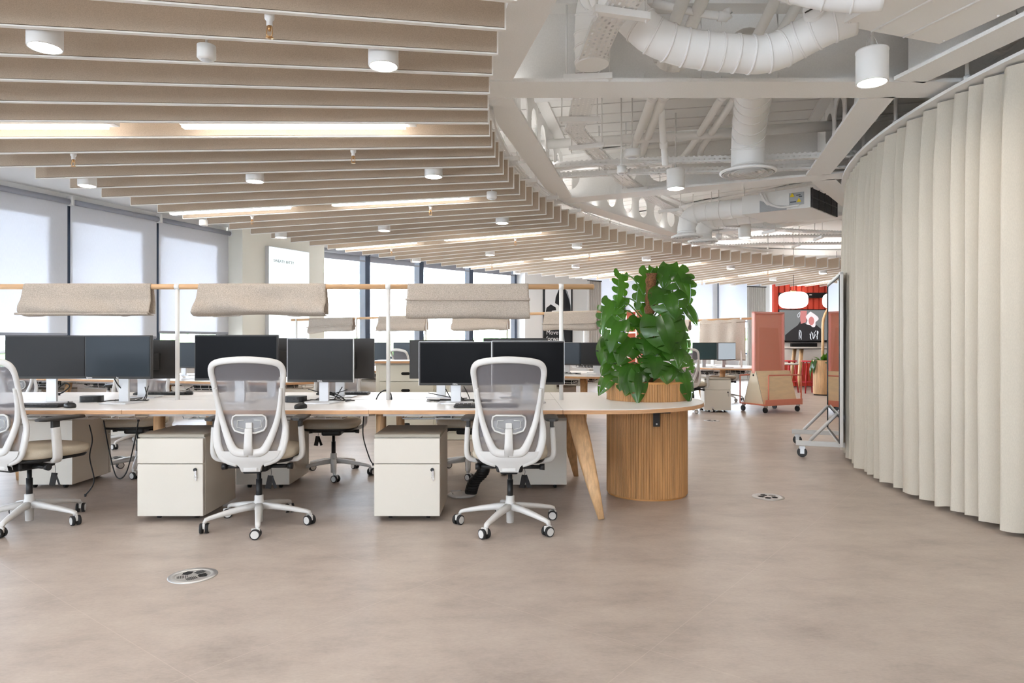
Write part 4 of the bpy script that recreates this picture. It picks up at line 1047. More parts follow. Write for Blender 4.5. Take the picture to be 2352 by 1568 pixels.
pl = thing('monstera_plant', 'big green monstera climbing a brown coir pole in the fluted oak planter', 'plant', (PC[0], PC[1], .845))
PO = Vector((PC[0], PC[1], .845))
b = MB(); tp = W(1496, 628, 5.42)-PO; bt = Vector((.01, .02, -.0))
rs = []; rnd = random.Random(3)
for i in range(40):
    f = i/39; p = bt.lerp(tp, f); rr = .040*(1+.1*rnd.uniform(-1, 1))
    rs.append([p+Vector((rr*(1+.12*rnd.uniform(-1, 1))*math.cos(2*PI*k/16), rr*(1+.12*rnd.uniform(-1, 1))*math.sin(2*PI*k/16), 0)) for k in range(16)])
b.rings(rs); b.done('moss_pole', 'moss', pl)
def leaf(b, base, tip, width, nrm, lobes=4, droop=.15, split=.6):
    """one perforated heart shaped blade from base to tip."""
    base, tip = Vector(base), Vector(tip); ax = tip-base; L = ax.length; d = ax/L
    n = Vector(nrm); n = (n-d*n.dot(d)).normalized(); s = d.cross(n).normalized()
    def mid(t): return base+d*(L*t)+n*(droop*L*math.sin(PI*t)*.9)
    def hw(t): return width/2*max(.02, (math.sin(PI*min(1, (t*.93+.10))**.72))**.75)
    rows = 12
    for sd in (-1, 1):
        def P(t, u, sl=.0):
            h = hw(t); back = .22*L*u*u*(1-t)**2 if t < .5 else .22*L*u*u*(1-t)**2
            q = mid(t)+s*(sd*h*u)-d*(back)+d*(sl*u*.10*L)
            return q-n*(.28*h*u*u)+n*(.05*h*math.sin(u*PI))
        # continuous inner strip
        nI = rows
        us = (0, .22, 1-split)
        vs = [[b.bm.verts.new(P(i/nI, u)) for u in us] for i in range(nI+1)]
        for i in range(nI):
            for j in range(2):
                f = b.bm.faces.new((vs[i][j], vs[i+1][j], vs[i+1][j+1], vs[i][j+1])); f.smooth = True
        # outer lobes with narrow slots between, the margin itself stays smooth
        for l in range(lobes):
            t0, t1 = l/lobes, (l+1)/lobes; g = .030 if lobes > 1 else 0
            uo = (1-split, 1-split*.62, 1-split*.28, 1.0)
            gr = []; NI = max(4, 12//lobes)
            for i in range(NI+1):
                row = []
                for k, u in enumerate(uo):
                    fing = lobes > 4
                    q = ((0, .75, 1.0, 1.25) if fing else (0, .8, .5, 0))[k]
                    lo = t0+(g*q if l else 0); hi = t1-(g*q if l < lobes-1 else 0)
                    tt = lo+(hi-lo)*i/NI; e_ = abs(2*i/NI-1)
                    if fing and k == 3: u = 1-.16*e_**3
                    row.append(b.bm.verts.new(P(tt, u, .35)))
                gr.append(row)
            for i in range(NI):
                for k in range(3):
                    f = b.bm.faces.new((gr[i][k], gr[i+1][k], gr[i+1][k+1], gr[i][k+1])); f.smooth = True
PX, PY, PS = 1340, 580, 4.127
LV = [ # base x,y, tip x,y (in a close look at the plant), width, depth offset, normal tilt, lobes
 (362, 205, 312, 545, 150, -.02, .5, 5), (275, 455, 175, 785, 215, -.05, -.5, 5), (335, 650, 252, 945, 185, -.16, -.2, 3),
 (628, 172, 500, 545, 190, .10, -.3, 5), (668, 145, 690, 330, 95, .08, .3, 3), (868, 150, 1003, 500, 300, -.02, .3, 5),
 (812, 110, 758, 345, 150, .0, -.4, 3), (800, 395, 872, 625, 290, -.20, .0, 3), (742, 600, 832, 955, 350, -.26, .05, 4),
 (985, 500, 1082, 705, 125, .02, .6, 1), (870, 600, 918, 700, 140, -.12, .3, 2), (650, 800, 590, 985, 230, -.16, -.2, 4),
 (690, 985, 672, 1195, 240, -.26, -.1, 5), (782, 1065, 792, 1245, 165, -.27, .0, 1), (440, 1050, 345, 1308, 250, -.20, -.3, 5),
 (480, 1115, 400, 1355, 165, -.24, -.1, 1), (520, 1140, 515, 1432, 150, -.31, -.1, 3), (560, 1090, 608, 1225, 120, -.26, .3, 1),
 (945, 1140, 1010, 1424, 165, -.22, .5, 3), (235, 830, 170, 1065, 165, -.06, -.5, 2), (320, 890, 235, 1050, 160, -.08, -.2, 2),
 (450, 810, 335, 1065, 215, -.12, -.2, 3), (255, 1055, 172, 1165, 110, -.10, -.5, 1), (270, 1130, 146, 1352, 130, -.14, -.6, 3),
 (975, 985, 1042, 1145, 135, -.02, .6, 5), (880, 905, 905, 1100, 220, -.20, .2, 3), (425, 640, 468, 745, 120, -.02, .2, 1),
 (385, 430, 328, 540, 100, .0, -.2, 2), (745, 340, 645, 490, 160, -.10, -.3, 2), (905, 760, 965, 985, 210, -.12, .5, 3),
 (600, 1000, 668, 1135, 150, -.22, .2, 3), (560, 480, 585, 610, 110, .12, .0, 2), (900, 210, 1042, 300, 150, .0, .5, 3),
 (700, 620, 560, 720, 170, -.14, -.4, 2), (520, 620, 450, 700, 120, -.04, -.2, 1), (700, 870, 760, 1010, 210, -.14, .1, 3),
 (800, 760, 880, 900, 220, -.06, .3, 2), (560, 850, 545, 960, 150, -.02, -.2, 2), (640, 430, 610, 560, 130, .14, 0, 2),
 (840, 1060, 935, 1180, 170, -.12, .5, 3), (740, 350, 850, 440, 160, -.02, .2, 2), (960, 1180, 1045, 1215, 60, -.10, .5, 1),
 (460, 820, 470, 1000, 150, -.02, 0, 3), (330, 540, 380, 640, 110, -.02, 0, 2), (250, 780, 160, 900, 120, .02, -.5, 1), (300, 920, 330, 1080, 140, .02, 0, 2),
 (600, 640, 560, 800, 160, .10, -.2, 2), (820, 520, 930, 690, 200, .02, .4, 2), (680, 1080, 590, 1180, 150, -.12, -.3, 2), (880, 640, 940, 860, 200, .02, .5, 2)]
b = MB(); bs = MB(); rnd = random.Random(11)
for bx, by, tx, ty, w_, dz, tl, lo in LV:
    D = PC[1]+dz
    pb = W(PX+bx/PS, PY+by/PS, D+.03)-PO; pt = W(PX+tx/PS, PY+ty/PS, D-.05+rnd.uniform(-.05, .05))-PO
    leaf(b, pb, pt, w_/PS*D/F*1.3, Vector((tl, -1, .30+rnd.uniform(-.12, .2))), lo, droop=.10, split=.62 if lo >= 3 else .45)
    # petiole back to the pole, lower down
    root = Vector((pb.x*.04, .03, max(.0, min(pb.z-.10, tp.z-.1)*.93-.03)))
    mid = (root+pb)/2+Vector((0, 0, .06)); bs.sweep(crom([root, mid, pb], 5), .0055, (0, 1, 0), 6)
b.done('foliage', 'leaf', pl); bs.done('stems', 'stem', pl)
# ------------------------------------------------------------------ the other benches, along the radii of the building
def bench(origin, deg, mods, label, rail=None, posts=(), depth=.8, rounded=True, legs=(0,), zt=ZT):
    """local x runs outward from the centre, local y across; near side is y < 0 (towards the camera)."""
    t = thing('bench_desk', label, 'desk', (origin[0], origin[1], 0), PI-math.radians(deg), 'white bench desks')
    # local +x points outward, so near side (towards the camera) is local +y after the half turn
    for x0, x1 in zip(mods, mods[1:]):
        for s in (-1, 1):
            y0, y1 = (.012, depth) if s > 0 else (-depth, -.012)
            top_slab('desktop', [(x0+.002, y0), (x1-.002, y0), (x1-.002, y1), (x0+.002, y1)], parent=t)
    if rounded:
        e = mods[0]; top_slab('rounded_desktop', [(e-.002, depth)]+[(e-.002-.55*math.sin(a), depth*math.cos(a)) for a in [PI*k/24 for k in range(25)]]+[(e-.002, -depth)], parent=t)
    b = MB()
    for y in (-.5, .5): b.box(((mods[0]+mods[-1])/2, y, zt-.05), (mods[-1]-mods[0], .04, .04))
    b.done('under_frame', 'white', t)
    for x in legs:
        for s in (-1, 1): leg((x+.12, s*.5, .71), (x, s*(depth-.06), 0), (.05, .035), (.02, .018), parent=t)
    for x in mods[1:]:
        for s in (-1, 1): leg((x, s*.45, .71), (x, s*(depth-.18), 0), (.04, .03), (.022, .018), parent=t)
    if rail:
        b = MB(); b.cyl((rail[0], 0, 1.622), (rail[1], 0, 1.622), .0205, seg=16); b.done('rail', 'dowel', t)
        for x in posts:
            b = MB(); b.cyl((x, 0, zt-.03), (x, 0, 1.61), .016, seg=12); b.cyl((x-.019, 0, 1.622), (x+.019, 0, 1.622), .0235, seg=14); b.done('post', 'lamphouse', t)
    for x0, x1 in zip(mods, mods[1:]):
        for y in (-.35, .35): basket(x0+.15, x1-.15, y, t, .60)
        b = MB(); rn = random.Random(int(x0*100))
        for y in (-.35, .35):
            for i in range(9):
                p = sorted([(rn.uniform(x0+.2, x1-.2), y+rn.uniform(-.08, .08), rn.uniform(.60, .68)) for _ in range(4)]); b.sweep(crom(p, 3), .006, (0, 0, 1), 4)
            b.box(((x0+x1)/2, y, .63), ((x1-x0)*.6, .08, .05), bevel=.005)
        b.done('basket_cables', 'cable', t)
    return t
def loc(t, x, y, z=0):
    m = Matrix.Translation(t.location) @ Matrix.Rotation(t.rotation_euler[2], 4, 'Z'); return m @ Vector((x, y, z))
# second bench, behind the plant and the first rail
B2 = bench((1.60, 9.52), 31.7, [.35, 1.95, 3.55, 5.15, 6.75], 'second white bench desk with rail, behind the front desk and the plant', (-.05, 6.86), (.36, 1.97, 3.57, 5.15, 6.72), legs=(.3,))
R2 = B2.rotation_euler[2]
def on(t, x, y, z=ZT): return loc(t, x, y, z)
def blanket_on(t, px0, px1, drop, label, seed, **k):
    """felt screen on a far rail: between two sight lines in the photo."""
    o, a = t.location, t.rotation_euler[2]; d = (math.cos(a), math.sin(a))
    def u(px):
        q = (px-CX)/F; return (q*o.y-o.x)/(d[0]-q*d[1])
    x0, x1 = sorted((u(px0), u(px1)))
    return blanket(-x1, -x0, drop, label, seed, (o.x, o.y, 0), a+PI, **k)
blanket_on(B2, 712, 813, .235, 'small far felt screen with slanting seam at the left end of the second rail', 2.2, seam=.55, tilt=.05)
blanket_on(B2, 871, 980, .235, 'far felt screen on the second rail between the first and second near screens', 3.4, fold=.09, seam=.95)
blanket_on(B2, 1042, 1168, .24, 'cream far felt screen on the second rail, below the piped near screen', 5.1, fold=.10)
blanket_on(B2, 1252, 1372, .255, 'far felt screen with a piped seam on the second rail, left of the plant', 6.6, seam=.62, fold=.03, wav=.006)
gm = 'monitors on the far benches'
def far_monitor(t, x, side, label, scr='screensteel', w=.53, rz=0, **k):
    """side +1: the near half; its screen faces the camera side."""
    p = on(t, x, side*.36, ZT); a = t.rotation_euler[2]
    return monitor(label, w, .318, .13, scr, p, a+(PI if side > 0 else 0)+rz, grp=gm, **k)
far_monitor(B2, .78, 1, 'blue grey monitor on the second bench just left of the plant', 'screensteel', silver=True)
far_monitor(B2, .30, 1, 'dark monitor on the second bench behind the lower plant leaves', 'screengrey')
far_monitor(B2, 1.6, 1, 'monitor on the second bench hidden behind the twin screens', 'screengrey')
far_monitor(B2, 2.6, 1, 'monitor on the second bench showing its top edge above the twin screens', 'screengrey')
far_monitor(B2, 3.70, 1, 'grey monitor on the second bench right of the second white post', 'screensteel')
far_monitor(B2, 4.32, 1, 'dark blue monitor on the second bench left of the second white post', 'screenblue')
far_monitor(B2, 5.3, 1, 'monitor on the second bench just over the turned grey screen', 'screenblue')
far_monitor(B2, .6, -1, 'back of a monitor on the far half of the second bench by the plant', 'screengrey')
far_monitor(B2, 2.2, -1, 'back of a monitor on the far half of the second bench, middle', 'screengrey')
far_monitor(B2, 3.8, -1, 'back of a monitor on the far half of the second bench, left part', 'screengrey')
pd = copy_tree(ped, 'white pedestal under the second bench between the wooden desk leg and the drum', on(B2, .95, .62, 0), R2+PI)
copy_tree(ped, 'white pedestal under the second bench, second from its rounded end', on(B2, 2.7, .62, 0), R2+PI)
copy_tree(ped, 'white pedestal under the second bench, farthest from its rounded end', on(B2, 4.3, .62, 0), R2+PI)
turn_base(copy_tree(chair, 'mesh office chair at the second bench seen below the grey monitor backs', on(B2, 4.6, 1.0, 0), R2+PI+.2), 50)
turn_base(copy_tree(chair, 'mesh office chair at the second bench behind the storage cabinets', on(B2, 3.0, 1.0, 0), R2+PI-.3), 10)
turn_base(copy_tree(chair, 'mesh office chair at the far half of the second bench', on(B2, 3.4, -.95, 0), R2+.2), 10)
cables('tangle of cables under the blue grey monitor by the plant', 8, on(B2, .9, .4).x-.2, on(B2, .9, .4).x+.35, on(B2, .9, .4).y-.05, on(B2, .9, .4).y+.15, ZT, 8)

# bench without a rail, behind the left part of the front desk
B3 = bench((-2.35, 8.35), 17, [.25, 1.85, 3.45, 5.05], 'white bench desk without a rail behind the left half of the front desk', legs=(.2,))
R3 = B3.rotation_euler[2]
far_monitor(B3, .9, 1, 'dark monitor on the left rear bench behind the large black monitor', 'screenblue')
far_monitor(B3, 1.55, 1, 'dark monitor on the left rear bench just right of the first white post', 'screenblue')
far_monitor(B3, 2.6, 1, 'dark monitor on the left rear bench above the dark blue front screen', 'screenblue')
far_monitor(B3, 3.3, 1, 'dark monitor on the left rear bench behind the wide black screen', 'screenblue')
far_monitor(B3, 2.3, -1, 'back of a monitor on the far half of the left rear bench', 'screengrey')
turn_base(copy_tree(chair, 'mesh office chair seen between the first white post and the large black monitor', on(B3, 1.78, 1.02, 0), R3+PI+.75), 20)
turn_base(copy_tree(chair, 'mesh office chair at the left rear bench, seen under the turned grey monitor', on(B3, .15, 1.05, 0), R3+PI-.4), 20)
turn_base(copy_tree(chair, 'mesh office chair at the left rear bench behind the leftmost front monitor', on(B3, 3.4, 1.05, 0), R3+PI+.3), 40)
copy_tree(ped, 'white pedestal under the left rear bench seen under the front desk', on(B3, 2.35, .62, 0), R3+PI)
copy_tree(ped, 'white pedestal under the left rear bench near the left edge', on(B3, 3.95, .62, 0), R3+PI)

# third bench near the salmon trolley
B4 = bench((4.32, 12.25), 59, [.2, 1.8, 3.4, 5.0], 'third white bench desk beside the salmon display trolley', (-.1, 5.1), (.25, 1.8, 3.4, 5.0), legs=(.12,))
R4 = B4.rotation_euler[2]
monitor('monitor with a pale window reflection on the third bench left of the trolley', .50, .318, .13, 'screenreflect', (3.84, 12.2, ZT), .62, grp=gm)
monitor('dark teal monitor on the third bench, left of the pale screen', .50, .318, .13, 'screenteal', (3.56, 12.55, ZT), .15, grp=gm)
far_monitor(B4, 2.3, 1, 'dark monitor on the third bench right behind the plant leaves', 'screengrey')
far_monitor(B4, 1.2, -1, 'back of a monitor on the far half of the third bench', 'screengrey')
turn_base(copy_tree(chair, 'pale mesh office chair at the third bench right of the plant', (3.12, 11.75, 0), math.radians(-42)), 20)
turn_base(copy_tree(chair, 'mesh office chair at the far side of the third bench', on(B4, 1.5, -1.0, 0), R4), 20)
copy_tree(ped, 'white pedestal under the third bench beside the pale desk leg', Vector((3.50, 11.62, 0)), math.radians(-8))
# large felt screens hanging on the third rail
def flat_screen(t, x0, x1, z0, label, seed):
    o = thing('felt_screen', label, 'felt screen', t.location, t.rotation_euler[2], 'felt screens draped over the desk rails')
    b = MB()
    def fn(u, v):
        x = x0+(x1-x0)*u; z = 1.645-(1.645-z0)*v; return Vector((x, .03*(1 if v > .02 else 0)+.025*math.sin(x*17+seed)*v+.02*noise.noise(Vector((x*4, z*3, seed))), z))
    b.grid(fn, 40, 14); o2 = b.done('cloth', 'blanket', o); md = o2.modifiers.new('thick', 'SOLIDIFY'); md.thickness = .006
    b = MB(); b.cyl((x0, .035, 1.56), (x1, .035, 1.56), .006, seg=6); b.done('piping', 'blanket', o)
flat_screen(B4, .15, 1.25, .86, 'long felt screen let down on the third rail left of the trolley', 1.0)
blanket_on(B4, 1560, 1585, .2, 'rolled felt screen seen end on at the right of the plant', 9.1, fold=.08)

# ------------------------------------------------------------------ storage cabinets
cw = .735
for i, nm in enumerate(('leftmost, beside the second white post', 'middle one, behind the twin monitors', 'rightmost, behind the third white post')):
    t = thing('storage_cabinet', 'cream steel drawer cabinet under a plywood top, '+nm, 'cabinet', (-1.66+cw*(i+.5), 8.3, 0), 0, 'cream drawer cabinets')
    b = MB(); b.box((0, .24, .47), (cw-.004, .46, .93)); b.done('body', 'cabinet', t)
    for k in range(4):
        z = .10+.205*k
        b = MB(); b.box((.01, -.003, z+.10), (cw-.08, .02, .195), bevel=.002); dr = b.done('drawer', 'cabinet', t)
        b = MB(); b.sweep([(-.035, -.0135, z+.095), (.035, -.0135, z+.095)], (.018, .018), (0, 1, 0), 12); b.ell((-.035, -.0135, z+.095), (.018, .004, .018), 12, 6); b.ell((.035, -.0135, z+.095), (.018, .004, .018), 12, 6); b.done('handle', 'slot', dr)
t = thing('cabinet_top', 'plywood edged white worktop over the cream drawer cabinets', 'worktop', (-.56, 8.3, .935))
b = MB(); b.mi = 1; b.box((0, .22, .014), (cw*3+.06, .53, .026)); b.mi = 0; b.box((0, .22, .029), (cw*3+.06, .53, .004)); b.done('top', ['desk', 'ply'], t)

# ------------------------------------------------------------------ curtain round the core
t = thing('stage_curtain', 'tall curved pale linen curtain falling in deep folds at the right', 'curtain', (CC[0], CC[1], 0))
random.seed(21)
a = -52.0; folds = []
while a < 84:
    w_ = random.choice((1.15, 1.3, 1.45, 1.6, 1.9, 2.5)) ; folds.append((a, w_)); a += w_
N = 14
b = MB(); prs = None
cols = []
for (fa, w_) in folds:
    amp = .07+.03*w_
    for k in range(N):
        q = k/N
        ph = fa+w_*(q+.09*math.sin(2*PI*q))
        prof = abs(math.sin(PI*q))**.8
        cols.append((ph, amp*(prof-.35), q))
zs = [.035, .05, .09, .4, .9, 1.5, 2.1, 2.5, 2.75, 2.86, 2.885]
def cp(i, z):
    ph, d_, q = cols[i]
    f = (z-.03)/2.86; sway = .9*noise.noise(Vector((ph*.7, z*.45, 1)))*(1-f)
    pinch = .55+.45*min(1, (2.9-z)/.5)
    r = 5.93+d_*pinch*(1+.35*(1-f)*noise.noise(Vector((ph*1.3, z*.3, 4))))
    zz = z if z > .3 else z+.02*noise.noise(Vector((ph*.9, 0, 7)))
    x, y = pol(r, ph+sway*.35); return Vector((x-CC[0], y-CC[1], zz))
vs = [[b.bm.verts.new(cp(i, z)) for z in zs] for i in range(len(cols))]
for i in range(len(cols)-1):
    for j in range(len(zs)-1):
        f = b.bm.faces.new((vs[i][j], vs[i+1][j], vs[i+1][j+1], vs[i][j+1])); f.smooth = True
b.done('cloth', 'curtain', t)
b = MB()
for i in range(0, len(cols)-1, 2):
    b.face([cp(i, .118)-Vector((0, 0, .0))+Vector((-.003*math.cos(math.radians(cols[i][0])), .003*math.sin(math.radians(cols[i][0])), 0)), cp(min(i+2, len(cols)-1), .118)+Vector((-.003*math.cos(math.radians(cols[i][0])), .003*math.sin(math.radians(cols[i][0])), 0)), cp(min(i+2, len(cols)-1), .121)+Vector((-.003*math.cos(math.radians(cols[i][0])), .003*math.sin(math.radians(cols[i][0])), 0)), cp(i, .121)+Vector((-.003*math.cos(math.radians(cols[i][0])), .003*math.sin(math.radians(cols[i][0])), 0))])
b.done('hem_stitch', 'curtain', t)
t = thing('curtain_track', 'curved white ceiling track carrying the tall linen curtain', 'curtain track', (CC[0], CC[1], 2.9))
b = MB(); pr = None
for i in range(0, 137, 2):
    ang = -52+i; r_ = []
    for rr, z in ((5.90, 0), (6.02, 0), (6.02, .022), (5.90, .022)):
        x, y = pol(rr, ang); r_.append(Vector((x-CC[0], y-CC[1], z)))
    if pr: 
        for k in range(4): b.face([pr[k], pr[(k+1) % 4], r_[(k+1) % 4], r_[k]])
    pr = r_
b.done('track', 'ceil', t)
for a_ in (-14, -2, 7, 15, 24, 34):
    x, y = pol(5.94, a_); b = MB(); b.cyl((x-CC[0], y-CC[1], .02), (x-CC[0], y-CC[1], .62), .014, seg=10); b.cyl((x-CC[0], y-CC[1], .02), (x-CC[0], y-CC[1], .08), .022, seg=10); b.done('hanger_rod', 'ceil', t)

# ------------------------------------------------------------------ rolling mirror
mp0, mp1 = Vector((3.735, 8.05, 0)), Vector((3.265, 6.76, 0))
dm = (mp1-mp0).normalized(); nm_ = Vector((-dm.y, dm.x, 0));
if nm_.x > 0: nm_ = -nm_
Lm = (mp1-mp0).length; mc = (mp0+mp1)/2
t = thing('rolling_mirror', 'large white framed mirror on castors standing against the curtain', 'mirror', mc, math.atan2(dm.y, dm.x))
sgn = 1 if (Matrix.Rotation(t.rotation_euler[2], 4, 'Z') @ Vector((0, 1, 0))).dot(nm_) > 0 else -1
b = MB(); ft = .022
for s in (-1, 1): b.box((s*(Lm/2-.014), 0, 1.02), (.028, .03, 1.72), bevel=.003)
for z in (.165, 1.875): b.box((0, 0, z), (Lm, .03, .028), bevel=.003)
b.done('frame', 'plastic', t)
b = MB(); b.box((0, sgn*.012, 1.02), (Lm-.07, .006, 1.68)); b.done('mirror_glass', 'mirror', t)
b = MB()
for s in (-1, 1): b.box((s*(Lm/2-.035), sgn*.018, 1.02), (.014, .008, 1.68))
for z in (.192, 1.848): b.box((0, sgn*.018, z), (Lm-.08, .008, .014))
b.done('black_gasket', 'black', t)
for x in (-Lm/2+.18, Lm/2-.22):
    b = MB(); b.box((x, sgn*.02, .145), (.04, .78, .05), bevel=.003)
    b.sweep([(x, sgn*.28, .17), (x, sgn*.02, .46)], (.018, .018), (1, 0, 0), 4)
    b.sweep([(x, -sgn*.2, .17), (x, -sgn*.02, .46)], (.018, .018), (1, 0, 0), 4); ft_ = b.done('foot', 'plastic', t)
    for s in (1, -1):
        b = MB(); y = sgn*.02+s*.33
        b.mi = 0; b.cyl((x-.012, y, .05), (x+.012, y, .05), .05, seg=20)
        b.mi = 1; b.box((x, y, .10), (.04, .06, .03), bevel=.004)
        for q in (-1, 1): b.box((x+q*.018, y, .07), (.004, .04, .07))
        b.done('castor', ['dark', 'steel'], ft_)

# ------------------------------------------------------------------ salmon display trolley
def make_trolley(label):
    t = thing('display_trolley', label, 'trolley', (0, 0, 0), 0, 'salmon display trolleys')
    Lx, Ly = .84, .60      # local: x along the long side, y to the back; front-left corner at the origin
    b = MB(); b.box((Lx/2, Ly/2, .135), (Lx, Ly, .02)); b.box((Lx/2, -.005, .175), (Lx, .02, .10), bevel=.003); b.done('base_tray', 'pink', t)
    b = MB()
    e = [(.07, .14), (.53, .14), (.36, .70), (.24, .70)]
    b.extrude([(.03, y, z) for y, z in e], (.78, 0, 0)); b.done('plywood_body', 'birch', t)
    b = MB(); b.extrude([(.026, y, z) for y, z in ((.085, .15), (.515, .15), (.352, .69), (.248, .69))], (.005, 0, 0)); pe_ = b.done('end_panel', 'birchwhite', t)
    b = MB(); b.cyl((.025, .30, .63), (.031, .30, .63), .018, seg=14); b.done('finger_hole', 'slot', pe_)
    b = MB(); gl = [(.028, y, z) for y, z in ((.073, .142), (.527, .142), (.358, .698), (.242, .698))]
    b.sweep(gl, .003, (1, 0, 0), 5, closed=True); b.done('edge_line', 'postergrey', pe_)
    b = MB(); b.sweep(crom([(.07, .0, .2), (.07, -.0, .60), (.07, 0, .62), (.09, 0, .635), (.2, 0, .635), (.74, 0, .635), (.80, 0, .635), (.82, 0, .62), (.82, 0, .60), (.82, 0, .2)], 3), .012, (0, 1, 0), 8); b.done('front_rail', 'pink', t)
    b = MB(); b.sweep([(.0, .585, .14), (.0, .585, .62), (.0, .40, .64)], .012, (1, 0, 0), 8); b.sweep([(.83, .585, .14), (.83, .585, .62)], .012, (1, 0, 0), 8); b.sweep([(0, .585, .62), (.83, .585, .62)], .012, (0, 1, 0), 8); b.done('back_rail', 'pink', t)
    b = MB(); x0, x1, z0, z1, y = .02, .72, .66, 1.72, .30
    for x in (x0+.018, x1-.018): b.box((x, y, (z0+z1)/2), (.036, .07, z1-z0), bevel=.008)
    b.box(((x0+x1)/2, y, z1-.018), (x1-x0, .07, .036), bevel=.008); fr = b.done('panel_frame', 'pinkpale', t)
    b = MB(); b.box(((x0+x1)/2, y+.01, (z0+z1)/2), (x1-x0-.06, .012, z1-z0-.05)); b.done('display_panel', 'pinkpanel', fr)
    b = MB(); b.extrude([(.16, y-.006, z0), (.66, y-.006, z0), (.59, y-.006, 1.44), (.16, y-.006, 1.45)], (0, .003, 0)); b.done('card', 'pinkcard', fr)
    def film(u, v):
        x = x0+.05+(x1-x0-.1)*u; z = z0+.03+(z1-z0-.08)*v; return Vector((x, y-.016+.012*noise.noise(Vector((x*9, z*5, 2)))+.006*noise.noise(Vector((x*22, z*14, 5))), z))
    b = MB(); b.grid(film, 22, 34); b.done('clear_film', 'film', fr)
    for x in (.05, Lx-.05):
        for yy in (.04, Ly-.05):
            b = MB(); b.mi = 0; b.cyl((x-.012, yy+.015, .048), (x+.012, yy+.015, .048), .048, seg=18); b.mi = 1
            b.box((x, yy, .108), (.05, .05, .03), bevel=.005); b.done('castor', ['rubber', 'steel'], t)
    return t
tr = make_trolley('salmon pink display trolley with plywood body on castors at the right')
tr.location = (4.24, 11.42, 0); tr.rotation_euler = (0, 0, math.radians(25))
# narrow salmon rack glimpsed behind the plant
t = thing('shelf_rack', 'tall narrow salmon framed rack glimpsed through the plant leaves', 'rack', (2.02, 11.0, 0), math.radians(15))
b = MB()
for x in (0, .42):
    for y in (0, .38): b.box((x, y, .90), (.045, .045, 1.66))
b.done('frame', 'pink', t)
b = MB()
for z in (.14, .55, .95, 1.35, 1.70): b.box((.21, .19, z), (.46, .42, .025))
b.done('shelf', 'pinkpale', t)
b = MB()
for z in (.36, .76, 1.16, 1.52): b.box((.21, .36, z), (.38, .01, .36))
b.done('back_panel', 'pinkpanel', t)
for x in (.02, .40):
    for y in (.02, .36):
        b = MB(); b.cyl((x-.012, y, .04), (x+.012, y, .04), .04, seg=12); b.done('castor', 'rubber', t)

# ------------------------------------------------------------------ far kitchen corner
D = RWY-.08
t = thing('television', 'wall television showing a blurred blonde person with raised arms', 'television', W(1846, 748, D), 0)
w_, h_ = 1.34, .88
b = MB(); b.box((0, .02, 0), (w_, .05, h_), bevel=.006); b.done('case', 'tvblack', t)
b = MB(); b.box((0, -.007, .02), (w_-.04, .003, h_-.08)); sc = b.done('screen', 'tv_grey', t)
def flat(pts, m, name, k=0, par=sc):
    b = MB(); b.extrude([(x, -.0095-.0008*k, z) for x, z in pts], (0, -.0006, 0)); return b.done(name, m, par)
flat([(-.50, -.40), (.48, -.40), (.48, -.1), (.30, .05), (.16, .10), (.05, .05), (-.08, .14), (-.16, .02), (-.35, -.12), (-.5, -.25)], 'tv_dark', 'picture_clothing')
flat([(-.08, .05), (.06, .10), (.08, .40), (-.09, .40), (-.10, .2)], 'tv_skin', 'picture_arm', 1)
flat([(.21+(.15+.035*math.sin(5*q+1))*math.cos(q), .17+(.19+.03*math.sin(4*q))*math.sin(q)) for q in [2*PI*k/40 for k in range(40)]], 'tv_hair', 'picture_hair', 1)
flat([(.20+.075*math.cos(q), .13+.115*math.sin(q)) for q in [2*PI*k/18 for k in range(18)]], 'tv_skin', 'picture_face', 2)
b = MB(); rn = random.Random(4)
def scr(x, z, w2, h2, n): b.sweep(crom([(x+rn.uniform(-w2, w2), -.0125, z+rn.uniform(-h2, h2)) for _ in range(n)], 4), .005, (0, 1, 0), 4)
scr(-.14, .30, .04, .10, 6); scr(-.10, -.25, .04, .14, 7); scr(.12, .33, .08, .06, 6)
for x in (.18, .24, .30, .36): scr(x, -.25, .025, .13, 7)
b.done('picture_scribble', 'tv_line', sc)
t = thing('sound_bar', 'long black sound bar under the wall television', 'speaker', W(1846, 792, D-.02))
b = MB(); b.box((0, 0, 0), (.70, .07, .10), bevel=.01); b.done('case', 'tvblack', t); b = MB(); b.box((0, .05, .0), (.2, .06, .05)); b.done('bracket', 'dark', t)
t = thing('video_bar', 'long black video bar with small white lettering above the television', 'speaker', W(1850, 678, D-.03))
b = MB(); b.box((0, 0, 0), (1.42, .08, .14), bevel=.012); b.done('case', 'tvblack', t); b = MB(); b.box((.12, -.041, .01), (.07, .003, .02)); b.done('mark', 'textwhite', t)
def pendant(p, label):
    t = thing('pendant_lamp', label, 'lamp', p, 0, 'opal glass pendant lamps')
    b = MB(); b.ell((0, 0, 0), (.285, .285, .188), 32, 16, .62); b.done('shade', 'opal', t)
    b = MB(); b.cyl((0, 0, .185), (0, 0, .215), .06, seg=16); b.done('cap', 'brass', t)
    b = MB(); b.cyl((0, 0, .21), (0, 0, 3.36-p.z), .006, seg=6); b.done('flex', 'dark', t)
pendant(W(1822, 689, 15.4), 'rounded opal glass pendant lamp hanging before the red wall')
pendant(W(1922, 690, 16.2), 'second opal pendant lamp half hidden by the mirror frame')
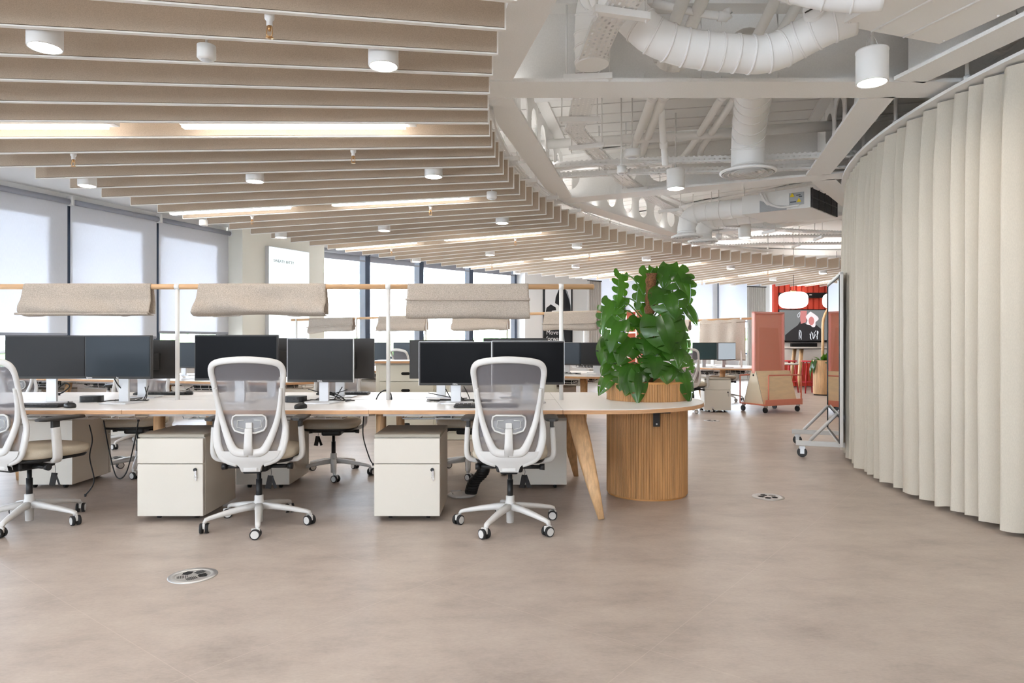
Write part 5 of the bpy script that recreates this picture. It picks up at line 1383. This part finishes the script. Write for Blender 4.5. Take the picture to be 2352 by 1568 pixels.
# high table and stools
t = thing('high_table', 'white high table with wooden legs against the red wall', 'table', (7.55, 17.3, 0))
b = MB(); b.mi = 0; b.box((0, 0, 1.06), (1.7, .75, .035)); b.mi = 1; b.box((0, 0, 1.035), (1.6, .65, .018)); b.done('top', ['desk', 'slot'], t)
for x in (-.35, .62):
    for y in (-.26, .26): leg((x-.05*(1 if x > 0 else -1), y*.8, 1.03), (x+.06*(1 if x > 0 else -1), y, 0), (.045, .045), (.024, .024), parent=t)
def make_stool(label):
    t = thing('bar_stool', label, 'stool', (0, 0, 0), 0, 'red bar stools')
    b = MB(); b.lathe([(.001, .735), (.17, .735), (.175, .745), (.17, .765), (.001, .76)], seg=24); b.done('seat', 'redmetal', t)
    for k in range(4):
        a = PI/4+PI/2*k; c, s_ = math.cos(a), math.sin(a)
        b = MB(); b.sweep([(c*.12, s_*.12, .735), (c*.20, s_*.20, 0)], (.016, .016), (0, 0, 1), 8); b.done('leg', 'redmetal', t)
    b = MB(); b.sweep([(.175*math.cos(2*PI*k/24), .175*math.sin(2*PI*k/24), .26) for k in range(24)], .011, (0, 0, 1), 6, closed=True); b.done('foot_ring', 'redmetal', t)
    return t
st = make_stool('red metal bar stool at the high table, left of the wooden drum planter'); st.location = (7.00, 16.1, 0)
copy_tree(st, 'red metal bar stool half hidden behind the salmon trolley', (6.62, 16.3, 0), .3)
t = thing('table_top', 'low round table edge just showing right of the trolley frame', 'table', (6.0, 15.2, 0))
b = MB(); b.lathe([(.001, .70), (.35, .70), (.36, .715), (.35, .73), (.001, .73)], seg=30); b.done('top', 'desk', t)
b = MB(); b.cyl((0, 0, .02), (0, 0, .70), .03, seg=12); b.lathe([(.22, 0), (.22, .015), (.03, .03)], seg=24); b.done('pedestal_base', 'white', t)
# drum planter and arch
q = W(1905, 909, 15.2); t = thing('drum_planter', 'tall pale oak drum planter beside the far bar stools', 'planter', (q.x, q.y+.25, 0))
b = fluted(.03, .79, .235, 60, .003); b.done('wall', 'oak', t); b = MB(); b.lathe([(.22, 0), (.22, .03)], seg=30, caps=False); b.lathe([(.001, .74), (.225, .74)], seg=30, caps=False); b.done('soil', 'soil', t)
t2 = thing('small_plant', 'small leafy green plant in the pale oak drum', 'plant', (q.x, q.y+.25, .74))
b = MB(); rn = random.Random(9)
for i in range(34):
    a = rn.uniform(0, 2*PI); r_ = rn.uniform(.05, .2); p0 = Vector((r_*.5*math.cos(a), r_*.5*math.sin(a), .05)); p1 = Vector((r_*1.4*math.cos(a), r_*1.4*math.sin(a), rn.uniform(-.12, .30))); leaf(b, p0, p1, .09, (math.cos(a), math.sin(a), 1), 1)
for i in range(8):
    a = PI+rn.uniform(-.5, .5); p0 = Vector((.24*math.cos(a), .24*math.sin(a), .02)); p1 = p0+Vector((-.03, 0, -rn.uniform(.15, .45))); leaf(b, p0, p1, .06, (-1, -.4, .2), 1)
b.done('foliage', 'leaf', t2)
t = thing('wooden_arch', 'bent oak arch standing in the pale drum planter', 'arch', (q.x+.20, q.y+.3, .75))
b = MB(); b.sweep([(-.21, 0, -.01), (-.21, 0, .5), (-.21, 0, .82)]+[(.35-.56*math.cos(k*PI/2/12), 0, .82+.62*math.sin(k*PI/2/12)) for k in range(1, 13)], (.028, .05), (0, 1, 0), 6); b.done('rail', 'oak', t)

# curtains by the far windows
def stack_curtain(p0, p1, z0, z1, label):
    p0, p1 = Vector((*p0, 0)), Vector((*p1, 0)); d = (p1-p0); L = d.length; d = d/L; n_ = Vector((d.y, -d.x, 0)); m = (p0+p1)/2
    t = thing('curtain', label, 'curtain', (m.x, m.y, 0), 0, 'grey curtains beside the far windows')
    b = MB(); nf = max(5, int(L/.075))
    b.grid(lambda u, v: p0-m+d*(u*L)+n_*(.05*abs(math.sin(PI*nf*u))**.7)+Vector((0, 0, z0+(z1-z0)*v)), nf*8, 6); b.done('cloth', 'greycurtain', t)
    b = MB(); b.box(Vector((0, 0, z1+.015))+n_*.02, (L, .05, .03), rz=math.atan2(d.y, d.x)); b.done('rail', 'dark', t)
a0 = W(1349, 700, 19.2); a1 = W(1380, 700, 19.5); stack_curtain((a0.x, a0.y), (a1.x, a1.y), .05, 2.92, 'stacked grey curtain left of the far windows, beside the poster wall')
a0 = W(1716, 700, 21.6); a1 = W(1758, 700, 21.9); stack_curtain((a0.x, a0.y), (a1.x, a1.y), .05, 2.95, 'stacked grey curtain right of the far windows, beside the red wall')
# poster
u = Vector((w2[0]-w1[0], w2[1]-w1[1], 0)).normalized(); pc = W(1281, 740, 19.3); rp = math.atan2(u.y, u.x)
s0 = (pc.x-w1[0])/u.x; pc = Vector((w1[0]+u.x*s0, w1[1]+u.y*s0, 1.75))-Vector((-u.y, u.x, 0))*.03
t = thing('framed_poster', 'black framed black and white poster lettered Move forward', 'poster', pc, rp)
w_, h_ = .96, 2.1
b = MB()
for s in (-1, 1): b.box((s*(w_/2-.02), 0, 0), (.04, .05, h_))
for s in (-1, 1): b.box((0, 0, s*(h_/2-.02)), (w_, .05, .04))
b.done('frame', 'posterblack', t)
b = MB(); b.box((0, .005, 0), (w_-.06, .02, h_-.06)); ps = b.done('print', 'paper', t)
def pflat(pts, m, name, k=0):
    b = MB(); b.extrude([(x, -.0055-.0008*k, z) for x, z in pts], (0, -.0006, 0)); b.done(name, m, ps)
pflat([(-.08, .72), (.02, .95), (.2, 1.0), (.33, .86), (.42, .5), (.43, .32), (.3, .3), (.12, .25), (.02, .5), (-.1, .56)], 'posterblack', 'dark_figure')
pflat([(.24, .98), (.32, .9), (.40, .66), (.42, .5), (.36, .7), (.28, .86)], 'postergrey', 'figure_highlight', 1)
pflat([(-.42, .25), (-.38, .42), (-.24, .52), (-.08, .44), (-.06, .36), (-.2, .34), (-.26, .2), (-.36, .2), (-.45, .0)], 'posterblack', 'dark_head')
pflat([(-.45, -.2), (-.30, .05), (-.1, .0), (.06, .1), (.22, -.05), (.45, .05), (.45, -1.0), (-.45, -1.0)], 'posterblack', 'dark_lower_part')
pflat([(.02, -.25), (.16, -.1), (.22, -.5), (.1, -.6)], 'postergrey', 'figure_highlight', 1)
text('Move\nforward', .175, (-.39, -.0085, -.33), 'textwhite', ps)
# lit sign on the column
u = Vector((cB[0]-cA[0], cB[1]-cA[1], 0)).normalized(); nn = Vector((u.y, -u.x, 0)); L0 = (Vector(cB)-Vector(cA)).length
pS = Vector((*cA, 0))+u*(L0*.505)+nn*.05; rs_ = math.atan2(u.y, u.x)
t = thing('lit_sign', 'tall white lit sign reading SWEATY BETTY on the cream column', 'sign', (pS.x, pS.y, 1.75), rs_)
w_, h_ = 1.08, 2.62
b = MB(); b.box((0, .01, 0), (w_, .09, h_), bevel=.004); b.done('box', 'alu', t)
b = MB(); b.box((0, -.037, 0), (w_-.03, .006, h_-.03)); fc = b.done('face', 'sign', t)
text('SWEATY BETTY', .075, (-w_/2+.12, -.042, h_/2-.30), 'ink', fc)

# ------------------------------------------------------------------ floor grilles
def make_vent(label, loc_):
    t = thing('floor_grille', label, 'floor vent', loc_, 0, 'round floor grilles')
    b = MB(); b.lathe([(.118, .0005), (.117, .004), (.085, .006), (.083, .003)], seg=48, caps=False); b.done('rim', 'steel', t)
    b = MB(); b.lathe([(.001, .0035), (.084, .0035)], seg=40, caps=False); pt = b.done('plate', 'steel', t)
    b = MB()
    for k in range(5):
        a = 2*PI*k/5; R = Matrix.Rotation(a, 4, 'Z'); turn = Matrix.Rotation(.9*(k % 2)+.5, 4, 'Z')
        for i in range(-3, 4):
            c = R @ Vector((.050, 0, .004)); l = .046*(1-.09*abs(i))
            b.box(c+(R @ turn @ Vector((0, i*.0075, 0))), (l, .0034, .0012), rot=R @ turn)
    b.done('slot', 'slot', pt); return t
p = Wz(443, 1322, 0); v0 = make_vent('large round steel floor grille in the open floor at the lower left', p)
for px, py, lab in ((1764, 1141, 'round steel floor grille between the fluted drum and the curtain'), (1635, 966, 'small far floor grille in front of the white pedestal of the third bench'), (262, 1052, 'far floor grille seen under the front desk at the left')):
    copy_tree(v0, lab, Wz(px, py, 0), .6)

# ------------------------------------------------------------------ outside
b = MB(); b.prism(ring_poly(120, 48), -7.2, -7); tag(b.done('ground', 'ground'), 'pale ground outside the windows', 'ground', kind='structure')
rn = random.Random(17)
def tree(px, D, top, r, label):
    q = W(px, 787, D); t = thing('tree', label, 'tree', (q.x, q.y, -7), 0, 'trees beyond the windows')
    b = MB(); H_ = top+7
    for i in range(16):
        a = rn.uniform(0, 2*PI); d_ = rn.uniform(0, .75)*r; s = rn.uniform(.35, .6)*r
        c = Vector((d_*math.cos(a), d_*math.sin(a), H_-s*.9-rn.uniform(0, 1)*r*1.1)); tm = bmesh.new(); bmesh.ops.create_icosphere(tm, subdivisions=3, radius=s)
        for v in tm.verts: v.co *= 1+.28*noise.noise(v.co*2.2/s*1.2+c)
        b.join(tm, Matrix.Translation(c))
    b.done('foliage', 'tree', t); b = MB(); b.cyl((0, 0, 0), (0, 0, H_-r), .3, .18, 8); b.done('trunk', 'trunk', t)
for i, (px, D, top, r) in enumerate(((820, 62, 1.9, 2.6), (920, 62, 2.1, 1.9), (985, 66, 1.7, 1.9), (1050, 60, 2.2, 1.9), (1110, 55, 2.0, 2.0), (1180, 63, 2.3, 2.1), (1450, 66, 2.6, 2.3), (1545, 58, 2.9, 2.2), (1625, 52, 2.6, 2.2), (1700, 66, 2.8, 2.3), (60, 48, 1.4, 3), (400, 50, 2.4, 1.6), (500, 55, 2.2, 1.8))):
    tree(px, D, top, r, 'leafy tree outside, %s from the left' % ['third', 'fourth', 'fifth', 'sixth', 'seventh', 'eighth', 'ninth', 'tenth', 'eleventh', 'twelfth', 'first', 'second', 'next after the second'][i])
q = W(770, 787, 75); t = thing('office_building', 'long low pale building far outside the back windows', 'building', (q.x, q.y, -7), math.radians(8))
b = MB(); b.box((0, 0, 4.4), (26, 9, 8.8)); b.done('wall', 'bldg', t)
b = MB(); b.box((0, 0, 8.95), (26.6, 9.6, .3)); b.done('roof', 'bldg', t)
for k in range(10):
    b = MB(); b.box((-11.7+2.6*k, -4.5, 7.2), (1.5, .1, 1.2)); b.done('window', 'bldgwin', t)
